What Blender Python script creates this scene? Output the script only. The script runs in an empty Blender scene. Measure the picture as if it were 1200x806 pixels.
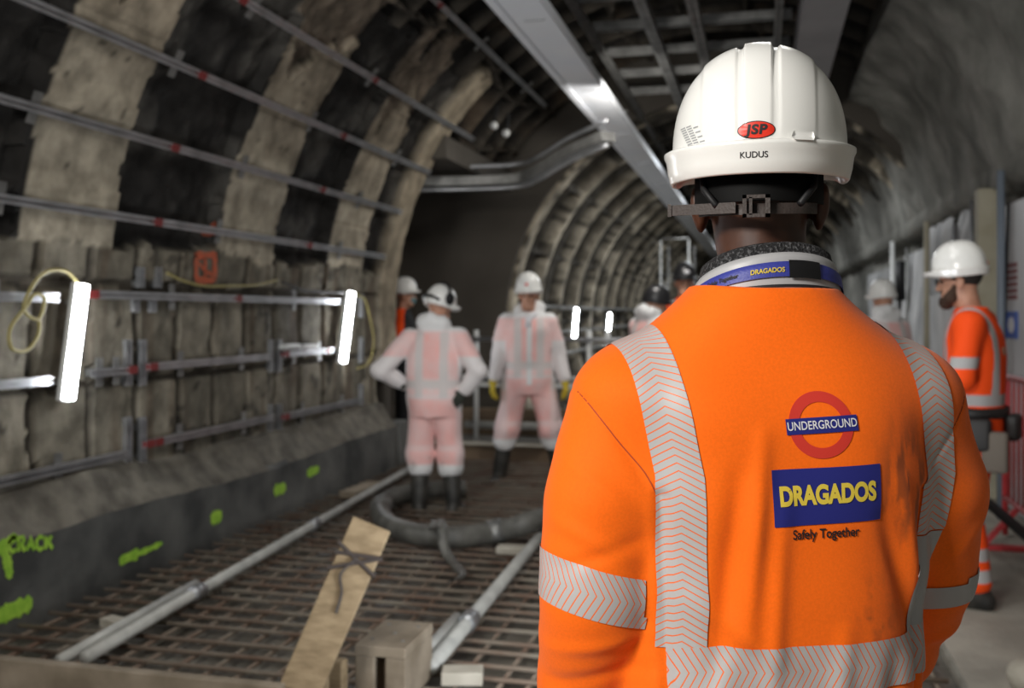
import bpy, bmesh, math, random
import numpy as np
from mathutils import Vector, Matrix
from mathutils.bvhtree import BVHTree

# ------------------------------------------------------------------ camera, world, exposure
F_PX, VPX, VPY, EYE = 1167.0, 893.0, 368.0, 1.45
YAW = math.atan((VPX - 600.0) / F_PX)
cs, sn = math.cos(YAW), math.sin(YAW)
scene = bpy.context.scene
cam = bpy.data.cameras.new('camera')
camo = bpy.data.objects.new('camera', cam)
scene.collection.objects.link(camo)
camo.location = (0, 0, EYE)
camo.rotation_euler = (math.pi / 2, 0, YAW)
cam.sensor_width = 36.0
cam.lens = F_PX / 1200.0 * 36.0
cam.shift_y = -35.0 / 1200.0
cam.clip_start = 0.05
cam.dof.use_dof = True
cam.dof.focus_distance = 1.25
cam.dof.aperture_fstop = 5.0
scene.camera = camo

world = bpy.data.worlds.new('world')
scene.world = world
world.use_nodes = True
world.node_tree.nodes['Background'].inputs['Color'].default_value = (0.85, 0.93, 1.0, 1)
world.node_tree.nodes['Background'].inputs['Strength'].default_value = 0.13
vs = scene.view_settings
vs.view_transform = 'Standard'
vs.look = 'None'
vs.gamma = 1.0
vs.use_curve_mapping = False
vs.exposure = 0.0
LAMP_EMIT = 42.0

def area_light(name, loc, target, size, size_y, power, color):
    l = bpy.data.lights.new(name, 'AREA')
    l.shape = 'RECTANGLE'
    l.size, l.size_y = size, size_y
    l.energy = power
    l.color = color
    o = bpy.data.objects.new(name, l)
    scene.collection.objects.link(o)
    o.location = loc
    o.rotation_euler = (Vector(target) - Vector(loc)).to_track_quat('-Z', 'Y').to_euler()
    return o
area_light('ceiling_fill_light', (-0.3, 3.0, 0.35), (-1.6, 6.0, 3.5), 0.5, 0.4, 34, (0.92, 0.96, 1.0))  # added uplight, brightens the tray and ceiling
area_light('headwall_fill_light', (-0.9, 8.7, 3.2), (-2.6, 12.0, 1.2), 0.5, 0.3, 36, (1.0, 0.96, 0.9))  # added fill that lifts the dark recess and headwall
# assumed light added out of view behind the photographer, high on the left
area_light('assumed_key_light', (-1.7, -1.1, 2.8), (0.1, 1.4, 1.35), 0.9, 0.5, 135, (1.0, 0.96, 0.9))
area_light('overhead_area_light', (0.2, 4.6, 3.75), (0.0, 5.2, 0.0), 0.4, 1.6, 18, (1.0, 0.98, 0.94))  # unseen area light overhead, pointing down
area_light('worker_fill_light', (-0.9, 3.4, 3.9), (-2.4, 8.0, 0.6), 0.9, 0.4, 62, (1.0, 0.98, 0.95))  # added fill to brighten the coverall workers and the mesh

for y_ in (13.5, 18.0, 24.0, 31.0): area_light('bore_fill_light', (-0.2, y_, 3.55), (-0.6, y_, 0.0), 0.3, 1.2, 80, (0.95, 0.98, 1.0))  # added area lights that brighten the far bore
# ------------------------------------------------------------------ helpers
def W(px, py=None, Y=None, X=None, Z=None, d=None):
    """a pixel of the photograph and one known world coordinate -> world point"""
    t = (px - 600.0) / F_PX
    if d is None:
        if Y is not None: d = Y / (t * sn + cs)
        elif X is not None: d = X / (t * cs - sn)
        else: d = (Z - EYE) * F_PX / (VPY - py)
    z = Z if py is None else EYE + (VPY - py) / F_PX * d
    return Vector((d * (t * cs - sn), d * (t * sn + cs), z))

COL = scene.collection
def link(o, parent=None):
    COL.objects.link(o)
    if parent is not None: o.parent = parent
    return o

def tag(o, label=None, cat=None, group=None, kind='thing'):
    if label: o['label'] = label
    if cat: o['category'] = cat
    if group: o['group'] = group
    if kind: o['kind'] = kind
    return o

def thing(name, label, cat, loc=(0, 0, 0), yaw=0.0, group=None):
    o = bpy.data.objects.new(name, None)
    o.empty_display_size = 0.1
    o.location = loc
    o.rotation_euler = (0, 0, yaw)
    link(o)
    return tag(o, label, cat, group)

def origin_of(o):
    v = Vector((0, 0, 0))
    while o is not None:
        v = v + o.location
        o = o.parent
    return v

class MB:
    """collects verts and faces; build() links ONE mesh object"""
    def __init__(self):
        self.v, self.f, self.m = [], [], []
        self.cur = 0
    def add(self, verts, faces):
        n = len(self.v)
        self.v += [tuple(p) for p in verts]
        self.f += [tuple(i + n for i in q) for q in faces]
        self.m += [self.cur] * len(faces)
        return self
    def box(self, lo, hi, M=None, bev=0.0):
        bm = bmesh.new()
        bmesh.ops.create_cube(bm, size=1.0)
        s = [hi[i] - lo[i] for i in range(3)]; c = [(hi[i] + lo[i]) / 2 for i in range(3)]
        for q in bm.verts: q.co = Vector([q.co[i] * s[i] + c[i] for i in range(3)])
        if bev > 0:
            bmesh.ops.bevel(bm, geom=bm.edges[:], offset=bev, segments=2, affect='EDGES', profile=0.5)
        if M is not None:
            for q in bm.verts: q.co = M @ q.co
        bm.verts.index_update()
        self.add([q.co[:] for q in bm.verts], [[q.index for q in f.verts] for f in bm.faces])
        bm.free()
        return self
    def beam(self, p0, p1, w, h, up=(0, 0, 1), bev=0.0):
        """a square bar from p0 to p1, w across, h along up"""
        p0, p1 = Vector(p0), Vector(p1)
        y = (p1 - p0); L = y.length; y.normalize()
        x = y.cross(Vector(up)).normalized(); z = x.cross(y)
        M = Matrix((x, y, z)).transposed().to_4x4(); M.translation = p0
        return self.box((-w / 2, 0, -h / 2), (w / 2, L, h / 2), M, bev)
    def tube(self, pts, r, n=10, caps=True):
        pts = [Vector(p) for p in pts]
        rs = r if isinstance(r, (list, tuple)) else [r] * len(pts)
        t0 = (pts[1] - pts[0]).normalized()
        u = t0.orthogonal().normalized()
        rings = []
        for i, p in enumerate(pts):
            t = (pts[min(i + 1, len(pts) - 1)] - pts[max(i - 1, 0)]).normalized()
            u = (u - t * u.dot(t)).normalized(); w = t.cross(u)
            rings.append([p + (u * math.cos(a) + w * math.sin(a)) * rs[i] for a in [2 * math.pi * k / n for k in range(n)]])
        V = [q for rg in rings for q in rg]; Fc = []
        for i in range(len(rings) - 1):
            for k in range(n):
                a, b = i * n + k, i * n + (k + 1) % n
                Fc.append((a, b, b + n, a + n))
        if caps:
            Fc.append(tuple(range(n))[::-1]); Fc.append(tuple((len(rings) - 1) * n + k for k in range(n)))
        return self.add(V, Fc)
    def grid(self, P, close_u=False):
        """P: [nu][nv] points"""
        nu, nv = len(P), len(P[0])
        V = [q for row in P for q in row]; Fc = []
        for i in range(nu - (0 if close_u else 1)):
            for j in range(nv - 1):
                a = i * nv + j; b = ((i + 1) % nu) * nv + j
                Fc.append((a, b, b + 1, a + 1))
        return self.add(V, Fc)
    def ell(self, c, r, n=14, M=None):
        V, Fc = [], []
        m = n // 2
        for j in range(m + 1):
            th = math.pi * j / m
            for i in range(n):
                ph = 2 * math.pi * i / n
                p = Vector((r[0] * math.sin(th) * math.cos(ph), r[1] * math.sin(th) * math.sin(ph), r[2] * math.cos(th)))
                if M is not None: p = M @ p
                V.append(p + Vector(c))
        for j in range(m):
            for i in range(n):
                a, b = j * n + i, j * n + (i + 1) % n
                Fc.append((a, a + n, b + n, b))
        return self.add(V, Fc)
    def build(self, name, mat, parent=None, smooth=False, local=False, col=None):
        V = np.array(self.v, dtype=float)
        if parent is not None and not local:
            V = V - np.array(origin_of(parent))
        return raw(name, V, self.f, mat, parent, smooth, self.m, col)

def raw(name, V, Fc, mat, parent=None, smooth=False, mi=None, col=None):
    me = bpy.data.meshes.new(name)
    V = np.asarray(V, dtype=float)
    me.from_pydata(V.tolist(), [], Fc if isinstance(Fc, list) else Fc.tolist())
    mats = mat if isinstance(mat, (list, tuple)) else [mat]
    for q in mats: me.materials.append(q)
    if mi is not None and len(mats) > 1:
        me.polygons.foreach_set('material_index', np.array(mi, dtype=np.int32))
    if smooth:
        me.polygons.foreach_set('use_smooth', np.ones(len(me.polygons), dtype=bool))
    if col is not None:
        a = me.color_attributes.new('Col', 'FLOAT_COLOR', 'POINT')
        c4 = np.ones((len(V), 4), dtype=np.float32); c4[:, :3] = col
        a.data.foreach_set('color', c4.ravel())
    me.validate()
    me.update()
    return link(bpy.data.objects.new(name, me), parent)

def copy_tree(o, parent=None):
    c = o.copy(); COL.objects.link(c); c.parent = parent
    for ch in list(o.children): copy_tree(ch, c)
    return c

# ------------------------------------------------------------------ materials
def mat(name, c, rough=0.6, metal=0.0, c2=None, scale=12.0, bump=0.0, bscale=None, detail=5.0, lo=0.35, hi=0.65,
        attr=False, emit=None, spec=0.5, stretch=None, sheen=0.0, sss=0.0, trans=0.0):
    m = bpy.data.materials.new(name); m.use_nodes = True
    nt = m.node_tree; N = nt.nodes; L = nt.links
    b = N['Principled BSDF']
    b.inputs['Roughness'].default_value = rough
    b.inputs['Metallic'].default_value = metal
    b.inputs['Specular IOR Level'].default_value = spec
    b.inputs['Base Color'].default_value = (*c, 1)
    if sheen: b.inputs['Sheen Weight'].default_value = sheen
    if trans: b.inputs['Transmission Weight'].default_value = trans
    if sss:
        b.inputs['Subsurface Weight'].default_value = sss
        b.inputs['Subsurface Radius'].default_value = (0.01, 0.004, 0.002)
    if emit:
        b.inputs['Emission Color'].default_value = (*emit[:3], 1)
        b.inputs['Emission Strength'].default_value = emit[3]
    vec = None
    if c2 is not None or bump:
        tc = N.new('ShaderNodeTexCoord'); mp = N.new('ShaderNodeMapping')
        L.new(tc.outputs['Object'], mp.inputs['Vector'])
        if stretch: mp.inputs['Scale'].default_value = stretch
        vec = mp.outputs['Vector']
    if c2 is not None:
        n = N.new('ShaderNodeTexNoise'); n.inputs['Scale'].default_value = scale; n.inputs['Detail'].default_value = detail
        L.new(vec, n.inputs['Vector'])
        r = N.new('ShaderNodeMapRange'); r.inputs['From Min'].default_value = lo; r.inputs['From Max'].default_value = hi
        L.new(n.outputs['Fac'], r.inputs['Value'])
        mx = N.new('ShaderNodeMix'); mx.data_type = 'RGBA'
        L.new(r.outputs['Result'], mx.inputs['Factor'])
        mx.inputs['A'].default_value = (*c, 1); mx.inputs['B'].default_value = (*c2, 1)
        out = mx.outputs['Result']
        if attr:
            at = N.new('ShaderNodeAttribute'); at.attribute_name = 'Col'
            m2 = N.new('ShaderNodeMix'); m2.data_type = 'RGBA'; m2.blend_type = 'MULTIPLY'; m2.inputs['Factor'].default_value = 1.0
            L.new(at.outputs['Color'], m2.inputs['A']); L.new(out, m2.inputs['B']); out = m2.outputs['Result']
        L.new(out, b.inputs['Base Color'])
    elif attr:
        at = N.new('ShaderNodeAttribute'); at.attribute_name = 'Col'
        L.new(at.outputs['Color'], b.inputs['Base Color'])
    if bump:
        n2 = N.new('ShaderNodeTexNoise'); n2.inputs['Scale'].default_value = bscale or scale * 3; n2.inputs['Detail'].default_value = 6
        L.new(vec, n2.inputs['Vector'])
        bp = N.new('ShaderNodeBump'); bp.inputs['Strength'].default_value = bump; bp.inputs['Distance'].default_value = 0.02
        L.new(n2.outputs['Fac'], bp.inputs['Height']); L.new(bp.outputs['Normal'], b.inputs['Normal'])
    return m

M = {}
M['lining'] = mat('tunnel_lining', (0.62, 0.6, 0.57), 0.85, c2=(1.15, 1.12, 1.08), scale=7, bump=0.5, bscale=22, attr=True, spec=0.25)
M['shotcrete'] = mat('shotcrete', (0.13, 0.13, 0.115), 0.9, c2=(0.27, 0.265, 0.24), scale=2.2, bump=0.7, bscale=9, spec=0.2)
M['concrete'] = mat('concrete', (0.26, 0.245, 0.21), 0.85, c2=(0.40, 0.375, 0.32), scale=3, bump=0.25, bscale=30)
M['dark_concrete'] = mat('dark_concrete', (0.10, 0.095, 0.085), 0.85, c2=(0.17, 0.16, 0.145), scale=4, bump=0.4, bscale=20)
M['blinding'] = mat('wet_blinding', (0.065, 0.058, 0.046), 0.5, c2=(0.15, 0.137, 0.112), scale=5, bump=0.3, bscale=25)
M['kerb'] = mat('kerb_concrete', (0.045, 0.047, 0.046), 0.8, c2=(0.13, 0.13, 0.122), scale=2.5, bump=0.3, bscale=20)
M['headwall'] = mat('headwall', (0.060, 0.052, 0.042), 0.9, c2=(0.085, 0.075, 0.062), scale=1.2, bump=0.2, bscale=8)
M['rebar'] = mat('rusty_rebar', (0.13, 0.078, 0.052), 0.7, c2=(0.19, 0.165, 0.13), scale=4, metal=0.1)
M['steel'] = mat('galvanised_steel', (0.36, 0.37, 0.38), 0.42, metal=0.85, c2=(0.55, 0.56, 0.58), scale=6)
M['dull_steel'] = mat('dull_steel', (0.16, 0.16, 0.155), 0.5, metal=0.6, c2=(0.27, 0.27, 0.26), scale=8)
M['tray'] = mat('tray_steel', (0.88, 0.91, 0.97), 0.5, metal=0.0, c2=(0.94, 0.96, 0.99), scale=2.0)
M['duct'] = mat('painted_duct', (0.30, 0.29, 0.30), 0.5, c2=(0.36, 0.35, 0.36), scale=2)
M['pipe'] = mat('pale_pipe', (0.34, 0.34, 0.32), 0.5, metal=0.1, c2=(0.46, 0.46, 0.43), scale=8)
M['hose'] = mat('concrete_hose', (0.065, 0.063, 0.056), 0.5, c2=(0.13, 0.127, 0.113), scale=10, bump=0.2)
M['red'] = mat('red_paint', (0.17, 0.015, 0.015), 0.5)
M['wood'] = mat('timber', (0.20, 0.142, 0.077), 0.75, c2=(0.31, 0.23, 0.135), scale=4, stretch=(1, 9, 9), bump=0.15)
M['oldwood'] = mat('dirty_timber', (0.16, 0.127, 0.088), 0.8, c2=(0.29, 0.24, 0.18), scale=5, bump=0.2)
M['palewood'] = mat('pale_timber', (0.33, 0.305, 0.25), 0.8, c2=(0.45, 0.42, 0.355), scale=8)
M['brownboard'] = mat('brown_board', (0.16, 0.11, 0.07), 0.8, c2=(0.23, 0.165, 0.105), scale=3)
M['cap_end'] = mat('end_cap', (0.3, 0.3, 0.3), 0.5)
M['lampglow'] = mat('lamp_diffuser', (0.9, 0.9, 0.9), 0.4, emit=(0.93, 0.96, 1.0, LAMP_EMIT))
M['whiteplastic'] = mat('white_plastic', (0.62, 0.63, 0.62), 0.35)
M['blackplastic'] = mat('black_plastic', (0.008, 0.008, 0.009), 0.55, spec=0.3)
M['yellowcable'] = mat('yellow_cable', (0.34, 0.29, 0.10), 0.5)
M['spraygreen'] = mat('green_spray', (0.26, 0.52, 0.04), 0.7, c2=(0.40, 0.66, 0.07), scale=20)
M['sprayorange'] = mat('orange_spray', (0.55, 0.09, 0.03), 0.75, c2=(0.35, 0.10, 0.05), scale=25)
M['barrier'] = mat('barrier_red', (0.50, 0.045, 0.05), 0.45)
M['whitepanel'] = mat('white_panel', (0.50, 0.51, 0.52), 0.5, c2=(0.60, 0.60, 0.61), scale=2)
M['sheet'] = mat('grey_sheeting', (0.26, 0.265, 0.27), 0.55, c2=(0.50, 0.50, 0.50), scale=2.5, stretch=(1, 5, 0.6))
M['post_tan'] = mat('tan_post', (0.34, 0.31, 0.22), 0.7, c2=(0.42, 0.39, 0.3), scale=4)
M['post_blue'] = mat('bluegrey_post', (0.16, 0.19, 0.23), 0.5)
M['signblue'] = mat('blue_sign', (0.03, 0.10, 0.42), 0.5)
# people
M['orange'] = mat('hivis_orange', (1.0, 0.155, 0.004), 0.75, attr=True, c2=(0.92, 0.92, 0.92), scale=300, bump=0.04, bscale=500, spec=0.2, sheen=0.1)
bc = M['orange'].node_tree.nodes['Mix'].inputs; bc['A'].default_value = (1, 1, 1, 1)
M['cradle'] = mat('cradle_shaded_black', (0.003, 0.003, 0.003), 0.7, spec=0.15)  # black plastic, darkened further for the shadow under the hat
M['ledge'] = mat('rubble_ledge', (0.07, 0.062, 0.05), 0.9, c2=(0.17, 0.155, 0.125), scale=6, bump=0.8, bscale=18)
M['seam'] = mat('seam_thread', (0.40, 0.05, 0.004), 0.8)
M['hivis'] = mat('hivis_plain', (0.95, 0.10, 0.012), 0.75, attr=True, spec=0.2)
M['suit'] = mat('translucent_coverall', (0.8, 0.8, 0.8), 0.65, attr=True, bump=0.15, bscale=40, spec=0.3, sheen=0.2)
M['skin_dark'] = mat('dark_skin', (0.050, 0.017, 0.008), 0.5, c2=(0.075, 0.026, 0.012), scale=30, sss=0.1)
M['skin_fair'] = mat('fair_skin', (0.46, 0.24, 0.16), 0.5, c2=(0.52, 0.28, 0.19), scale=30, sss=0.1)
M['hair'] = mat('dark_hair', (0.012, 0.009, 0.007), 0.7, bump=0.4, bscale=200)
M['beard'] = mat('brown_beard', (0.05, 0.025, 0.014), 0.8, bump=0.4, bscale=200)
M['eye'] = mat('eye', (0.03, 0.02, 0.015), 0.2)
M['helmet'] = mat('white_helmet', (0.80, 0.80, 0.775), 0.22, spec=0.5)
M['helmet_black'] = mat('black_helmet', (0.02, 0.02, 0.022), 0.35)
M['strap'] = mat('strap', (0.045, 0.034, 0.030), 0.6, bump=0.15, bscale=300)
M['fleece'] = mat('fleece', (0.02, 0.02, 0.022), 0.95, c2=(0.20, 0.20, 0.21), scale=260, lo=0.5, hi=0.7, bump=0.9, bscale=260)
M['reflect'] = mat('retro_tape', (0.42, 0.42, 0.43), 0.45, c2=(0.5, 0.5, 0.51), scale=40, spec=0.5)
M['greytape'] = mat('grey_tape', (0.40, 0.40, 0.41), 0.45)
M['lanyard'] = mat('lanyard', (0.035, 0.045, 0.28), 0.5, bump=0.1, bscale=300)
M['navy'] = mat('navy_print', (0.016, 0.02, 0.19), 0.5)
M['printred'] = mat('red_print', (0.62, 0.035, 0.02), 0.6)
M['printyellow'] = mat('yellow_print', (0.72, 0.55, 0.06), 0.6)
M['printwhite'] = mat('white_print', (0.72, 0.72, 0.75), 0.6)
M['printblack'] = mat('black_print', (0.012, 0.010, 0.012), 0.6)
M['printgrey'] = mat('grey_print', (0.33, 0.34, 0.35), 0.6)
M['badgered'] = mat('badge_red', (0.72, 0.035, 0.015), 0.4)
M['boot'] = mat('rubber_boot', (0.018, 0.018, 0.017), 0.5, c2=(0.055, 0.052, 0.045), scale=9)
M['trousers_dark'] = mat('dark_trousers', (0.02, 0.022, 0.03), 0.8)
M['glove_yellow'] = mat('yellow_glove', (0.62, 0.47, 0.04), 0.7)
M['glove_dark'] = mat('dark_glove', (0.03, 0.034, 0.026), 0.8)
M['leather'] = mat('tool_belt', (0.015, 0.014, 0.014), 0.6)
M['pouch'] = mat('grey_pouch', (0.13, 0.11, 0.09), 0.8)

def chevron_mat():
    """grey segmented tape with thin orange gaps in a chevron pattern, driven by the strip's own UV"""
    m = bpy.data.materials.new('segmented_tape'); m.use_nodes = True
    nt = m.node_tree; N = nt.nodes; L = nt.links; b = N['Principled BSDF']
    uv = N.new('ShaderNodeUVMap'); uv.uv_map = 'UV'
    sp = N.new('ShaderNodeSeparateXYZ'); L.new(uv.outputs['UV'], sp.inputs['Vector'])
    def mth(op, a, c=None):
        q = N.new('ShaderNodeMath'); q.operation = op
        for i, s in enumerate((a, c)):
            if s is None: continue
            if isinstance(s, float): q.inputs[i].default_value = s
            else: L.new(s, q.inputs[i])
        return q.outputs[0]
    au = mth('ABSOLUTE', sp.outputs['X'])
    v = mth('ADD', mth('MULTIPLY', sp.outputs['Y'], 1.0), mth('MULTIPLY', au, 0.55))
    fr = mth('FRACT', mth('MULTIPLY', v, 105.0))
    ln = mth('LESS_THAN', fr, 0.17)
    mx = N.new('ShaderNodeMix'); mx.data_type = 'RGBA'
    L.new(ln, mx.inputs['Factor'])
    mx.inputs['A'].default_value = (0.45, 0.44, 0.44, 1); mx.inputs['B'].default_value = (0.85, 0.16, 0.03, 1)
    L.new(mx.outputs['Result'], b.inputs['Base Color'])
    b.inputs['Roughness'].default_value = 0.42
    return m
M['chevron'] = chevron_mat()

# ------------------------------------------------------------------ numpy noise
def vnoise(x, y, seed=0):
    rng = np.random.RandomState(seed); T = rng.rand(256, 256)
    xi = np.floor(x).astype(int); yi = np.floor(y).astype(int)
    fx = x - xi; fy = y - yi
    fx = fx * fx * (3 - 2 * fx); fy = fy * fy * (3 - 2 * fy)
    g = lambda a, b: T[a % 256, b % 256]
    return (g(xi, yi) * (1 - fx) + g(xi + 1, yi) * fx) * (1 - fy) + (g(xi, yi + 1) * (1 - fx) + g(xi + 1, yi + 1) * fx) * fy
def fbm(x, y, seed=0, o=4):
    s = 0; a = 0.5; t = 0
    for k in range(o):
        s = s + a * vnoise(x * 2 ** k, y * 2 ** k, seed + k); t += a; a *= 0.5
    return s / t
def sstep(a, b, x):
    t = np.clip((x - a) / (b - a), 0, 1); return t * t * (3 - 2 * t)

# ------------------------------------------------------------------ signed distance modelling for bodies and clothes
class Field:
    def __init__(s, lo, hi, h):
        s.lo = np.array(lo, float); s.h = h
        n = np.ceil((np.array(hi, float) - s.lo) / h).astype(int) + 1
        s.ax = [(s.lo[i] + h * np.arange(n[i])).astype(np.float32) for i in range(3)]
        s.D = np.full(tuple(n), 1.0, dtype=np.float32)
    def sl(s, lo, hi, m):
        r = []
        for i in range(3):
            a = max(0, int((lo[i] - m - s.lo[i]) / s.h)); b = min(len(s.ax[i]), int((hi[i] + m - s.lo[i]) / s.h) + 2)
            r.append(slice(a, max(a, b)))
        return tuple(r)
    def put(s, fn, lo, hi, k=0.02, sub=False, m=None):
        m = (k + 3 * s.h) if m is None else m
        q = s.sl(lo, hi, m)
        if any(a.stop <= a.start for a in q): return
        X = s.ax[0][q[0]][:, None, None]; Y = s.ax[1][q[1]][None, :, None]; Z = s.ax[2][q[2]][None, None, :]
        d = fn(X, Y, Z); o = s.D[q]
        if sub:
            hh = np.clip(0.5 - 0.5 * (o + d) / k, 0, 1)
            s.D[q] = o * (1 - hh) - d * hh + k * hh * (1 - hh)
        else:
            hh = np.clip(0.5 + 0.5 * (d - o) / k, 0, 1)
            s.D[q] = d * (1 - hh) + o * hh - k * hh * (1 - hh)
    def cap(s, a, b, ra, rb=None, k=0.02, sub=False):
        rb = ra if rb is None else rb
        a = np.array(a, np.float32); b = np.array(b, np.float32); ba = b - a; L2 = max(float(ba @ ba), 1e-9)
        def fn(X, Y, Z):
            x, y, z = X - a[0], Y - a[1], Z - a[2]
            t = np.clip((x * ba[0] + y * ba[1] + z * ba[2]) / L2, 0, 1)
            return np.sqrt((x - ba[0] * t) ** 2 + (y - ba[1] * t) ** 2 + (z - ba[2] * t) ** 2) - (ra + (rb - ra) * t)
        R = max(ra, rb)
        s.put(fn, np.minimum(a, b) - R, np.maximum(a, b) + R, k, sub)
    def chain(s, pts, rs, k=0.02):
        for i in range(len(pts) - 1): s.cap(pts[i], pts[i + 1], rs[i], rs[i + 1], k)
    def ell(s, c, r, k=0.02, R=None, sub=False):
        c = np.array(c, np.float32); r = np.array(r, np.float32)
        A = np.eye(3, dtype=np.float32) if R is None else np.array(R, np.float32).T   # world -> local
        def fn(X, Y, Z):
            x, y, z = X - c[0], Y - c[1], Z - c[2]
            u = [A[i][0] * x + A[i][1] * y + A[i][2] * z for i in range(3)]
            k0 = np.sqrt(sum((u[i] / r[i]) ** 2 for i in range(3))); k1 = np.sqrt(sum((u[i] / r[i] ** 2) ** 2 for i in range(3)))
            return k0 * (k0 - 1) / np.maximum(k1, 1e-6)
        m = float(max(r))
        s.put(fn, c - m, c + m, k, sub)
    def loft(s, zs, hw, hd, cx=None, cy=None, p=2.3, k=0.02):
        zs = np.array(zs, np.float32)
        cx = np.zeros(len(zs)) if cx is None else cx; cy = np.zeros(len(zs)) if cy is None else cy
        zf = np.linspace(zs[0], zs[-1], 160); kn = np.exp(-0.5 * (np.arange(-12, 13) / 5.0) ** 2); kn /= kn.sum()
        def sm(v):
            v = np.interp(zf, zs, v); e = np.concatenate([2 * v[0] - v[12:0:-1], v, 2 * v[-1] - v[-2:-14:-1]]); return np.convolve(e, kn, 'valid')
        hw, hd, cx, cy, zs = sm(hw), sm(hd), sm(cx), sm(cy), zf
        def fn(X, Y, Z):
            a = np.interp(Z, zs, hw).astype(np.float32); b = np.interp(Z, zs, hd).astype(np.float32)
            x = np.abs(X - np.interp(Z, zs, cx).astype(np.float32)) / a; y = np.abs(Y - np.interp(Z, zs, cy).astype(np.float32)) / b
            q = ((x ** p + y ** p) ** (1.0 / p) - 1) * np.minimum(a, b)
            return np.maximum(np.maximum(q, zs[0] - Z), Z - zs[-1])
        w, d = max(hw) + max(np.abs(cx)), max(hd) + max(np.abs(cy))
        s.put(fn, (-w, -d, zs[0]), (w, d, zs[-1]), k)
    def wrinkle(s, amp, freq, seed=0, n=6, aniso=(1, 1, 1)):
        rng = np.random.RandomState(seed)
        X = s.ax[0][:, None, None]; Y = s.ax[1][None, :, None]; Z = s.ax[2][None, None, :]
        w = np.zeros_like(s.D)
        for i in range(n):
            v = rng.randn(3) * np.array(aniso); v = v / np.linalg.norm(v) * freq * rng.uniform(0.6, 1.6)
            ph = rng.rand() * 6.28
            w += np.sin((v[0] * X + v[1] * Y + v[2] * Z + ph).astype(np.float32))
        s.D += w * (amp / math.sqrt(n))
    def clip_below(s, z0):
        s.D = np.maximum(s.D, z0 - s.ax[2][None, None, :])
    def mesh(s):
        D = s.D
        for ax in range(3):
            D = np.concatenate([np.ones_like(D.take([0], ax)), D, np.ones_like(D.take([0], ax))], ax)
        lo = s.lo - s.h
        ins = D < 0
        C = [(i, j, k) for i in (0, 1) for j in (0, 1) for k in (0, 1)]
        n = [q - 1 for q in D.shape]
        sh = lambda A, c: A[c[0]:c[0] + n[0], c[1]:c[1] + n[1], c[2]:c[2] + n[2]]
        cnt = sum(sh(ins, c).astype(np.uint8) for c in C)
        act = (cnt > 0) & (cnt < 8)
        idx = np.full(act.shape, -1, dtype=np.int64); I = np.array(np.nonzero(act)).T
        idx[act] = np.arange(len(I))
        pos = np.zeros((len(I), 3)); num = np.zeros(len(I))
        for a in C:
            for ax in range(3):
                if a[ax]: continue
                b = list(a); b[ax] = 1
                da = D[I[:, 0] + a[0], I[:, 1] + a[1], I[:, 2] + a[2]]; db = D[I[:, 0] + b[0], I[:, 1] + b[1], I[:, 2] + b[2]]
                m = (da < 0) != (db < 0)
                t = np.where(m, da / np.where(m, da - db, 1), 0)
                p = np.array(a, float)[None, :].repeat(len(I), 0); p[:, ax] += t
                pos += p * m[:, None]; num += m
        V = lo + s.h * (I + pos / num[:, None])
        Fc = []
        for ax in range(3):
            u, v = (ax + 1) % 3, (ax + 2) % 3
            a0 = [slice(None)] * 3; a1 = [slice(None)] * 3
            a0[ax] = slice(0, -1); a1[ax] = slice(1, None)
            ch = ins[tuple(a0)] != ins[tuple(a1)]
            E = np.array(np.nonzero(ch)).T
            E = E[(E[:, u] > 0) & (E[:, v] > 0)]
            first_in = ins[E[:, 0], E[:, 1], E[:, 2]]
            def cell(du, dv):
                Q = E.copy(); Q[:, u] -= du; Q[:, v] -= dv
                return idx[Q[:, 0], Q[:, 1], Q[:, 2]]
            q = np.stack([cell(1, 1), cell(0, 1), cell(0, 0), cell(1, 0)], 1)
            q[~first_in] = q[~first_in][:, ::-1]
            Fc.append(q)
        return V, np.concatenate(Fc)

def vnormals(V, Fc):
    n = np.cross(V[Fc[:, 2]] - V[Fc[:, 0]], V[Fc[:, 3]] - V[Fc[:, 1]])
    N = np.zeros_like(V)
    for k in range(4): np.add.at(N, Fc[:, k], n)
    return N / np.maximum(np.linalg.norm(N, axis=1), 1e-12)[:, None]

def Rz(a): return np.array([[math.cos(a), -math.sin(a), 0], [math.sin(a), math.cos(a), 0], [0, 0, 1]])
def Rx(a): return np.array([[1, 0, 0], [0, math.cos(a), -math.sin(a)], [0, math.sin(a), math.cos(a)]])
# ------------------------------------------------------------------ the tunnel
def curve_pts(ctrl, n=12):
    P = [Vector(c) for c in ctrl]; P = [P[0] * 2 - P[1]] + P + [P[-1] * 2 - P[-2]]; out = []
    for i in range(1, len(P) - 2):
        for k in range(n):
            t = k / n; a, b, c, d = P[i - 1], P[i], P[i + 1], P[i + 2]
            out.append(0.5 * ((2 * b) + (c - a) * t + (2 * a - 5 * b + 4 * c - d) * t * t + (3 * b - a - 3 * c + d) * t ** 3))
    out.append(P[-2]); return out
XC, ZC, R1 = -0.5, EYE, 3.1
BANDS = [(-2.95, -2.0), (-1.2, -0.3), (0.55, 1.45), (2.3, 3.2), (4.12, 4.92), (6.0, 6.86), (7.75, 8.55)]
Y_END, Y_HEAD = 9.45, 12.0

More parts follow.
